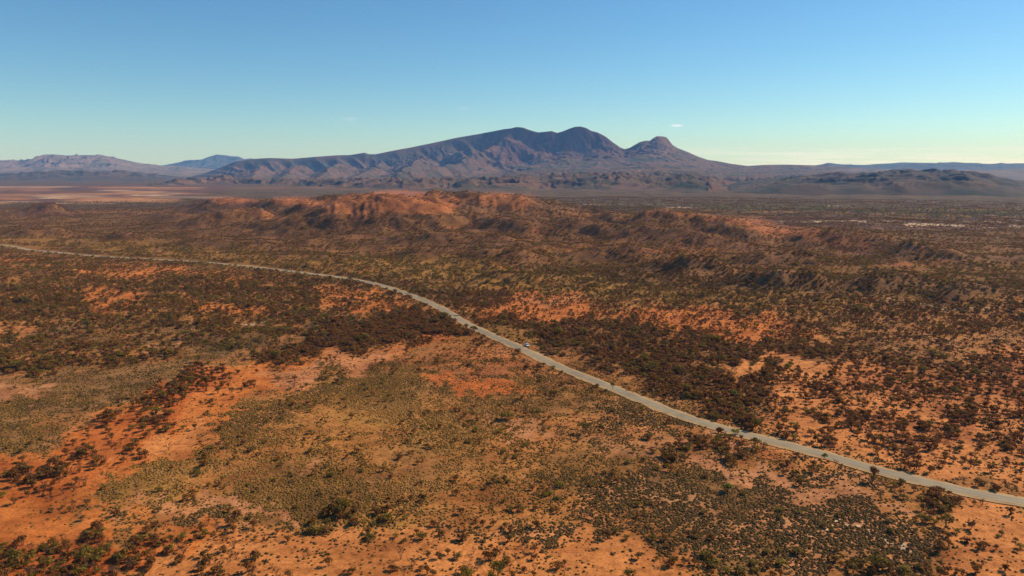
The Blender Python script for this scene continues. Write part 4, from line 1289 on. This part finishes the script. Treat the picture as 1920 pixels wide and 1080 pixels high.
# shrubs -------------------------------------------------------------
KINDS = ('mulga', 'green', 'dry', 'tree')
PARTS = {k: [shrub_parts(k, 900 + 50 * i + j) for j in range(4)] for i, k in enumerate(KINDS)}
CROWN_M = dict(mulga=M_MULGA, green=M_GREEN, dry=M_TWIG, tree=M_GREEN)
X, Y, Z, D, S = grow(155000, 130, 900, 'shrub')
clump = fbm(X / 20, Y / 20, 3, 321)
p = np.clip(S[:, 5] * (0.62 + 1.0 * clump + 0.55 * S[:, 5]), 0, 1) * (np.hypot(X - on_plane(981, 649)[0], Y - on_plane(981, 649)[1]) > 6) * (D > 4.6 + 2.6 * rng.random(len(X)))
keep = rng.random(len(X)) < p * 0.92 * (1 - sstep(740, 900, np.hypot(X, Y)))
X, Y, Z, D, S = X[keep], Y[keep], Z[keep], D[keep], S[keep]
n = len(X)
print('near shrubs', n)
hgt = (1.0 + 1.1 * rng.random(n) ** 1.4 + S[:, 7] * (0.6 + 2.6 * rng.random(n) ** 1.6))
u = rng.random(n)
gn = S[:, 6] + 0.18 * fbm(X / 30, Y / 30, 2, 331)
kind = np.where(u < gn, 1, 0)
dry = (rng.random(n) < 0.42 * (1 - sstep(290, 420, np.hypot(X, Y))) * (S[:, 0] > 0.36)) & (kind == 0)
kind = np.where(dry, 2, kind)
tree_ = (rng.random(n) < 0.010) & (S[:, 5] > 0.1)
kind = np.where(tree_, 3, kind)
hgt = np.where(tree_, 3.6 + 2.6 * rng.random(n), hgt)
wid = hgt * np.where(kind == 1, 1.25, np.where(kind == 2, 0.85, 1.05)) * (0.85 + 0.5 * rng.random(n)) + 0.3
hgt = np.where(kind == 1, hgt * 0.82, hgt)
rot = rng.random(n) * 6.283
var = rng.integers(0, 4, n)
PX, PY = project(X, Y, Z)
vis = (PX > 2) & (PX < 1918) & (PY > 330) & (PY < 1085)
rank = wid * hgt / (X ** 2 + Y ** 2) * vis


def zone(px, py, d):
    if d < 15:
        return 'verge'
    ry = np.interp(px, [p_[0] for p_ in ROAD_PX], [p_[1] for p_ in ROAD_PX])
    if py < ry:
        if px < 1230:
            return 'scrub'
        return 'redsand'
    if py > 1000 and px < 360:
        return 'cornerthicket'
    if py > 950 and px < 1330 and py > 985 - 0.0 * px:
        return 'paleorange'
    if px > 1690 and py > 900:
        return 'roundshrubs'
    if px > 1050 and py > 870:
        return 'darkflat'
    if px > 1200:
        return 'roadhedge'
    if px < 520 and py > 690:
        return 'redbelt'
    if py < 700 and px < 900:
        return 'thicket'
    return 'plain'


ZTXT = dict(verge='growing along the edge of the sealed road', scrub='in the dense scrub beyond the bend of the road',
            redsand='on the red sand across the road', cornerthicket='in the tangled thicket on deep orange sand',
            paleorange='on the bare pale-orange sand below the tussock plain', roundshrubs='on sandy ground below the road beside the brown thicket',
            darkflat='standing out of the dark spinifex flat', roadhedge='in the hedge-like row between plain and road',
            redbelt='on the red-orange belt beside the spinifex', thicket='in the brown thicket running to the road bend', plain='dotted over the tussock plain inside the road bend')
KTXT = dict(mulga=('mulga_shrub', 'dark mulga shrub', 'shrub'), green=('green_bush', 'leafy olive-green bush', 'bush'), dry=('dry_shrub', 'twiggy reddish shrub', 'shrub'), tree=('small_tree', 'olive-crowned tree', 'tree'))
PM = {k: [(as_mesh('stem', s, M_BARK), as_mesh('crown', c, CROWN_M[k])) for s, c in PARTS[k]] for k in KINDS}


def plant(name, label, cat, group, x, y, z, rz, scale, stem_me, crown_me, stem_name='stem'):
    e = bpy.data.objects.new(name, None)
    e.empty_display_size = 0.2
    e.location = (x, y, z)
    e.rotation_euler = (0, 0, rz)
    e.scale = scale
    e['label'] = label
    e['category'] = cat
    if group:
        e['group'] = group
    COL.objects.link(e)
    for nm, me in ((stem_name, stem_me), ('crown', crown_me)):
        o = bpy.data.objects.new(nm, me)
        o.parent = e
        COL.objects.link(o)
    return e


single = np.zeros(n, bool)
for ki, k in enumerate(KINDS):
    ids = np.where((kind == ki) & (rank > 0))[0]
    ids = ids[np.argsort(-rank[ids])][:290]
    single[ids] = True
    nm, txt, cat = KTXT[k]
    for i in ids:
        zt = zone(PX[i], PY[i], D[i])
        q = hgt[i] / wid[i]
        look = ('tall ' if hgt[i] > 3.2 else 'knee-high ' if hgt[i] < 1.3 else '') + ('upright ' if q > 1.0 else 'wide ' if q < 0.62 else 'rounded ')
        s_, c_ = PM[k][var[i]]
        plant(nm, look + txt + ' ' + ZTXT[zt], cat, look + txt + ' set ' + ZTXT[zt], float(X[i]), float(Y[i]), float(Z[i]), float(rot[i]),
              (float(wid[i]), float(wid[i]), float(hgt[i])), s_, c_, 'trunk' if k == 'tree' else 'stem')
comb = []
for k in KINDS:
    for s, c in PARTS[k]:
        comb.append(two_mat_mesh(k + '_form', s, M_BARK, c, CROWN_M[k]))
m = ~single
instancer('low_scrub', X[m], Y[m], Z[m], rot[m], np.stack([wid, wid, hgt], 1)[m], (kind * 4 + var)[m], comb,
          'dense mixed scrub of small dark and olive shrubs on both sides of the road', 'scrub')

# far shrubs: small in the picture, simpler crowns
FARK = []
for i, k in enumerate(('mulga', 'green')):
    for j in range(3):
        s, c = shrub_parts(k, 1500 + 10 * i + j, 22, 0.17)
        FARK.append(as_mesh(k + "_far_form", c, CROWN_M[k]))
X, Y, Z, D, S = grow(630000, 740, 2900, 'far')
clump = fbm(X / 45, Y / 45, 3, 341)
p = np.clip(S[:, 5] * (0.95 + 1.1 * clump), 0, 1) * (D > 9) * (1 - 0.3 * sstep(1700, 2700, np.hypot(X, Y))) * sstep(740, 900, np.hypot(X, Y))
keep = rng.random(len(X)) < p
X, Y, Z, S = X[keep], Y[keep], Z[keep], S[keep]
n = len(X)
print('far shrubs', n)
h = 1.2 + 2.3 * rng.random(n) ** 1.6
w = h * (1.1 + 0.5 * rng.random(n))
kd = (rng.random(n) < S[:, 6] + 0.2 * fbm(X / 90, Y / 90, 2, 351)).astype(int)
instancer('hill_scrub', X, Y, Z, rng.random(n) * 6.283, np.stack([w, w, h], 1), kd * 3 + rng.integers(0, 3, n), FARK,
          'far brown and olive scrub speckling the low hills below the mountain', 'scrub')

# plants that stand out on their own ----------------------------------
SOLO = [
    ('round_tree', 'round-crowned grey-brown tree standing alone at the road edge', 'tree', 1637, 903, 4.6, 6.2, 'tree', M_MULGA),
    ('lime_tree', 'bright lime-green tree standing out of dark scrub beyond the road', 'tree', 1376, 748, 4.6, 5.0, 'tree', M_LIME),
    ('yellow_bush', 'yellow-green bush standing on the dark spinifex flat', 'bush', 1363, 922, 6.0, 4.2, 'green', M_LIME),
    ('dark_bush', 'broad dark green bush beside the pale clay pan', 'bush', 948, 786, 8.0, 4.6, 'green', M_GREEN),
    ('dark_bush', 'squat dark bush at the road edge across from the white car', 'bush', 971, 664, 5.5, 4.0, 'green', M_MULGA),
    ('slender_tree', 'slender light green sapling on the inner verge of the road', 'tree', 1148, 732, 2.6, 4.6, 'tree', M_GREEN),
    ('lime_bush', 'small lime-green bush at the road edge left of the round tree', 'bush', 1546, 862, 3.0, 3.4, 'green', M_LIME),
    ('lone_bush', 'lone rounded bush casting a shadow on bare pale sand', 'bush', 866, 1012, 3.6, 3.0, 'mulga', M_MULGA),
    ('lone_bush', 'dome-shaped dry bush alone on the sandy corner below the road', 'bush', 1820, 992, 3.4, 3.4, 'green', M_TWIG),
    ('lime_bush', 'lime-green bush by the hook of the sandy track', 'bush', 1478, 690, 4.5, 3.6, 'green', M_LIME),
    ('lime_bush', 'pale green bush at the hedge end against the road', 'bush', 1379, 815, 4.5, 3.0, 'green', M_LIME),
]
for j, (nm, lab, cat, px, py, wd, ht, k, mt) in enumerate(SOLO):
    x, y = on_plane(px, py, 0.0)
    for _ in range(3):
        zz = float(terrain(np.array([x]), np.array([y]))[0])
        x, y = on_plane(px, py, zz)
    s, c = shrub_parts(k, 4000 + j, 240)
    plant(nm, lab, cat, None, float(x), float(y), zz, j * 1.3, (wd, wd, ht), as_mesh('trunk', s, M_BARK), as_mesh('crown', c, mt), 'trunk' if cat == 'tree' else 'stem')

# river gums along the sandy river -----------------------------------
GUMS = [(as_mesh('trunk', s, M_PALE), as_mesh('crown', c, M_GUM)) for s, c in (shrub_parts('gum', 2000 + j, 110) for j in range(4))]
cnt = 0
while cnt < 285:
    px = 1080 + 850 * rng.random()
    t = rng.random()
    py = np.interp(px, [1080, 1300, 1500, 1700, 1920], [386, 393, 401, 406, 411]) + (t - 0.5) * np.interp(px, [1080, 1400, 1920], [4, 9, 14])
    if px < 1330 and rng.random() < 0.45:
        continue
    x, y = on_plane(px, py, 0.0)
    zz = float(terrain(np.array([x]), np.array([y]))[0])
    if zz > 14:
        cnt += 0 if rng.random() > 0.02 else 1
        continue
    hh = 8.5 + 9 * rng.random() ** 1.3
    v = int(rng.integers(0, 4))
    far = px < 1400
    size = 'tall ' if hh > 13 else 'low ' if hh < 10 else ''
    plant('river_gum', size + 'pale-trunked river gum ' + ('in the far thin line behind the red hill' if far else 'in the belt of trees along the sandy river'), 'tree',
          size + 'river gums ' + ('behind the red hill' if far else 'along the sandy river'), float(x), float(y), zz, float(rng.random() * 6.28),
          (hh * (0.7 + 0.4 * rng.random()),) * 2 + (hh,), *GUMS[v], 'trunk')
    cnt += 1

# ------------------------------------------------------------------ white car parked on the road shoulder
def box_vq(x0, x1, y0, y1, z0, z1, taper=0.0, tx=0.0):
    V = []
    for z, t, s in ((z0, 0, 0), (z1, taper, tx)):
        V += [(x0 + s, y0 + t, z), (x1 - s, y0 + t, z), (x1 - s, y1 - t, z), (x0 + s, y1 - t, z)]
    Q = [(3, 2, 1, 0), (4, 5, 6, 7), (0, 1, 5, 4), (1, 2, 6, 5), (2, 3, 7, 6), (3, 0, 4, 7)]
    return np.array(V, float), np.array(Q)


def join_vq(parts):
    V, Q, k = [], [], 0
    for v, q in parts:
        V.append(v)
        Q.append(q + k)
        k += len(v)
    return np.vstack(V), np.vstack(Q)


def prism_vq(profile, y0, y1):
    """side outline (x,z) swept across the car, closed with fan quads"""
    n_ = len(profile)
    V = [(x, y0, z) for x, z in profile] + [(x, y1, z) for x, z in profile]
    Q = [(i, (i + 1) % n_, n_ + (i + 1) % n_, n_ + i) for i in range(n_)]
    for k0 in range(1, n_ - 2, 2):
        Q.append((0, k0 + 2, k0 + 1, k0))
        Q.append((n_, n_ + k0, n_ + k0 + 1, n_ + k0 + 2))
    return np.array(V, float), np.array(Q)


def cyl_vq(cx, cz, r, y0, y1, n_=16):
    V, Q = [], []
    for y in (y0, y1):
        for j in range(n_):
            a = j / n_ * 6.28318
            V.append((cx + r * math.cos(a), y, cz + r * math.sin(a)))
    V += [(cx, y0, cz), (cx, y1, cz)]
    for j in range(n_):
        j2 = (j + 1) % n_
        Q.append((j, j2, n_ + j2, n_ + j))
    for j in range(0, n_, 2):
        Q.append((2 * n_, (j + 2) % n_, (j + 1) % n_, j))
        Q.append((2 * n_ + 1, n_ + j, n_ + (j + 1) % n_, n_ + (j + 2) % n_))
    return np.array(V, float), np.array(Q)


def plain_mat(name, col, rough=0.4, spec=0.5, metal=0.0):
    m_, nt_, b_ = new_mat(name, rough, spec)
    geo_ = nd(nt_, 'ShaderNodeNewGeometry')
    c_ = ramp(nt_, tex_noise(nt_, geo_.outputs['Position'], 2.5, 3), [(0.3, tuple(0.9 * x for x in col)), (0.7, col)])
    nt_.links.new(c_, b_.inputs['Base Color'])
    b_.inputs['Metallic'].default_value = metal
    return m_


M_PAINT = plain_mat('white_paint', (0.80, 0.80, 0.79), 0.3)
M_GLASS = plain_mat('dark_glass', (0.02, 0.025, 0.03), 0.08, 0.6)
M_TYRE = plain_mat('tyre_rubber', (0.02, 0.02, 0.02), 0.85, 0.2)
M_RIM = plain_mat('steel_rim', (0.5, 0.5, 0.5), 0.35, 0.5, 0.8)
M_LAMP = plain_mat('lamp_glass', (0.75, 0.75, 0.72), 0.15)
M_TAIL = plain_mat('tail_glass', (0.35, 0.02, 0.02), 0.2)
M_TRIM = plain_mat('black_trim', (0.03, 0.03, 0.03), 0.6)
cx_, cy_ = on_plane(981, 649, 0.0)
di, _ = dist_poly(np.array([cx_]), np.array([cy_]), ROAD)
j = int(np.argmin((ROAD[:, 0] - cx_) ** 2 + (ROAD[:, 1] - cy_) ** 2))
tx_, ty_ = ROAD[j + 1] - ROAD[j - 1]
L_ = math.hypot(tx_, ty_)
nx_, ny_ = -ty_ / L_, tx_ / L_
side_ = 1 if (cx_ - ROAD[j][0]) * nx_ + (cy_ - ROAD[j][1]) * ny_ > 0 else -1
car = bpy.data.objects.new('parked_car', None)
kx_, ky_ = ROAD[j][0] + side_ * nx_ * 6.6, ROAD[j][1] + side_ * ny_ * 6.6
car.location = (kx_, ky_, float(terrain(np.array([kx_]), np.array([ky_]))[0]) + 0.01)
car.rotation_euler = (0, 0, R(-75))
car['label'] = 'white four-wheel-drive car pulled off beside the road'
car['category'] = 'car'
COL.objects.link(car)
prof = [(-2.35, 0.42), (-2.40, 0.75), (-2.36, 1.08), (-2.18, 1.14), (-2.02, 1.82), (-1.85, 1.90), (0.25, 1.90), (0.42, 1.84), (1.02, 1.16), (2.05, 1.04), (2.32, 0.92), (2.40, 0.70), (2.36, 0.42), (0, 0.36)]
body = link('body', as_mesh('body', prism_vq(prof, -0.92, 0.92), M_PAINT), None, car)
for s in (-1, 1):
    link('side_window', as_mesh('side_window', box_vq(-1.95, -0.75, s * 0.925 - 0.01, s * 0.925 + 0.01, 1.24, 1.74, 0, 0.06), M_GLASS), None, car)
    link('side_window', as_mesh('side_window', box_vq(-0.65, 0.60, s * 0.925 - 0.01, s * 0.925 + 0.01, 1.24, 1.74, 0, 0.14), M_GLASS), None, car)
    link('headlight', as_mesh('headlight', box_vq(2.30, 2.41, s * 0.68 - 0.18, s * 0.68 + 0.18, 0.76, 0.92), M_LAMP), None, car)
    link('tail_light', as_mesh('tail_light', box_vq(-2.43, -2.34, s * 0.80 - 0.10, s * 0.80 + 0.10, 0.80, 1.08), M_TAIL), None, car)
    link('mirror', as_mesh('mirror', box_vq(0.62, 0.80, s * 1.03 - 0.10, s * 1.03 + 0.10, 1.18, 1.34), M_TRIM), None, car)
    for xw in (-1.42, 1.42):
        tyre = link('wheel', as_mesh('wheel', cyl_vq(xw, 0.38, 0.38, s * 0.94 - 0.13, s * 0.94 + 0.02), M_TYRE), None, car)
        link('rim', as_mesh('rim', cyl_vq(xw, 0.38, 0.23, s * 0.965 - 0.01, s * 0.965 + 0.01), M_RIM), None, tyre)
wv = np.array([(1.03, -0.80, 1.18), (1.03, 0.80, 1.18), (0.47, 0.74, 1.81), (0.47, -0.74, 1.81)]) + np.array([0.02, 0, 0.02])
link('windscreen', as_mesh('windscreen', (np.vstack([wv, wv - np.array([0.03, 0, 0.03])]), box_vq(0, 1, 0, 1, 0, 1)[1]), M_GLASS), None, car)
rv = np.array([(-2.19, 0.78, 1.22), (-2.19, -0.78, 1.22), (-2.06, -0.74, 1.74), (-2.06, 0.74, 1.74)]) + np.array([-0.02, 0, 0.0])
link('rear_window', as_mesh('rear_window', (np.vstack([rv, rv + np.array([0.03, 0, 0])]), box_vq(0, 1, 0, 1, 0, 1)[1]), M_GLASS), None, car)
rack = [box_vq(-1.8, 0.1, y_ - 0.03, y_ + 0.03, 1.96, 2.02) for y_ in (-0.7, 0.0, 0.7)] + [box_vq(x_ - 0.03, x_ + 0.03, -0.72, 0.72, 1.89, 1.97) for x_ in (-1.7, -0.85, 0.0)]
link('roof_rack', as_mesh('roof_rack', join_vq(rack), M_TRIM), None, car)
link('bumper', as_mesh('bumper', join_vq([box_vq(2.34, 2.50, -0.90, 0.90, 0.44, 0.66), box_vq(-2.50, -2.36, -0.90, 0.90, 0.44, 0.64)]), M_TRIM), None, car)
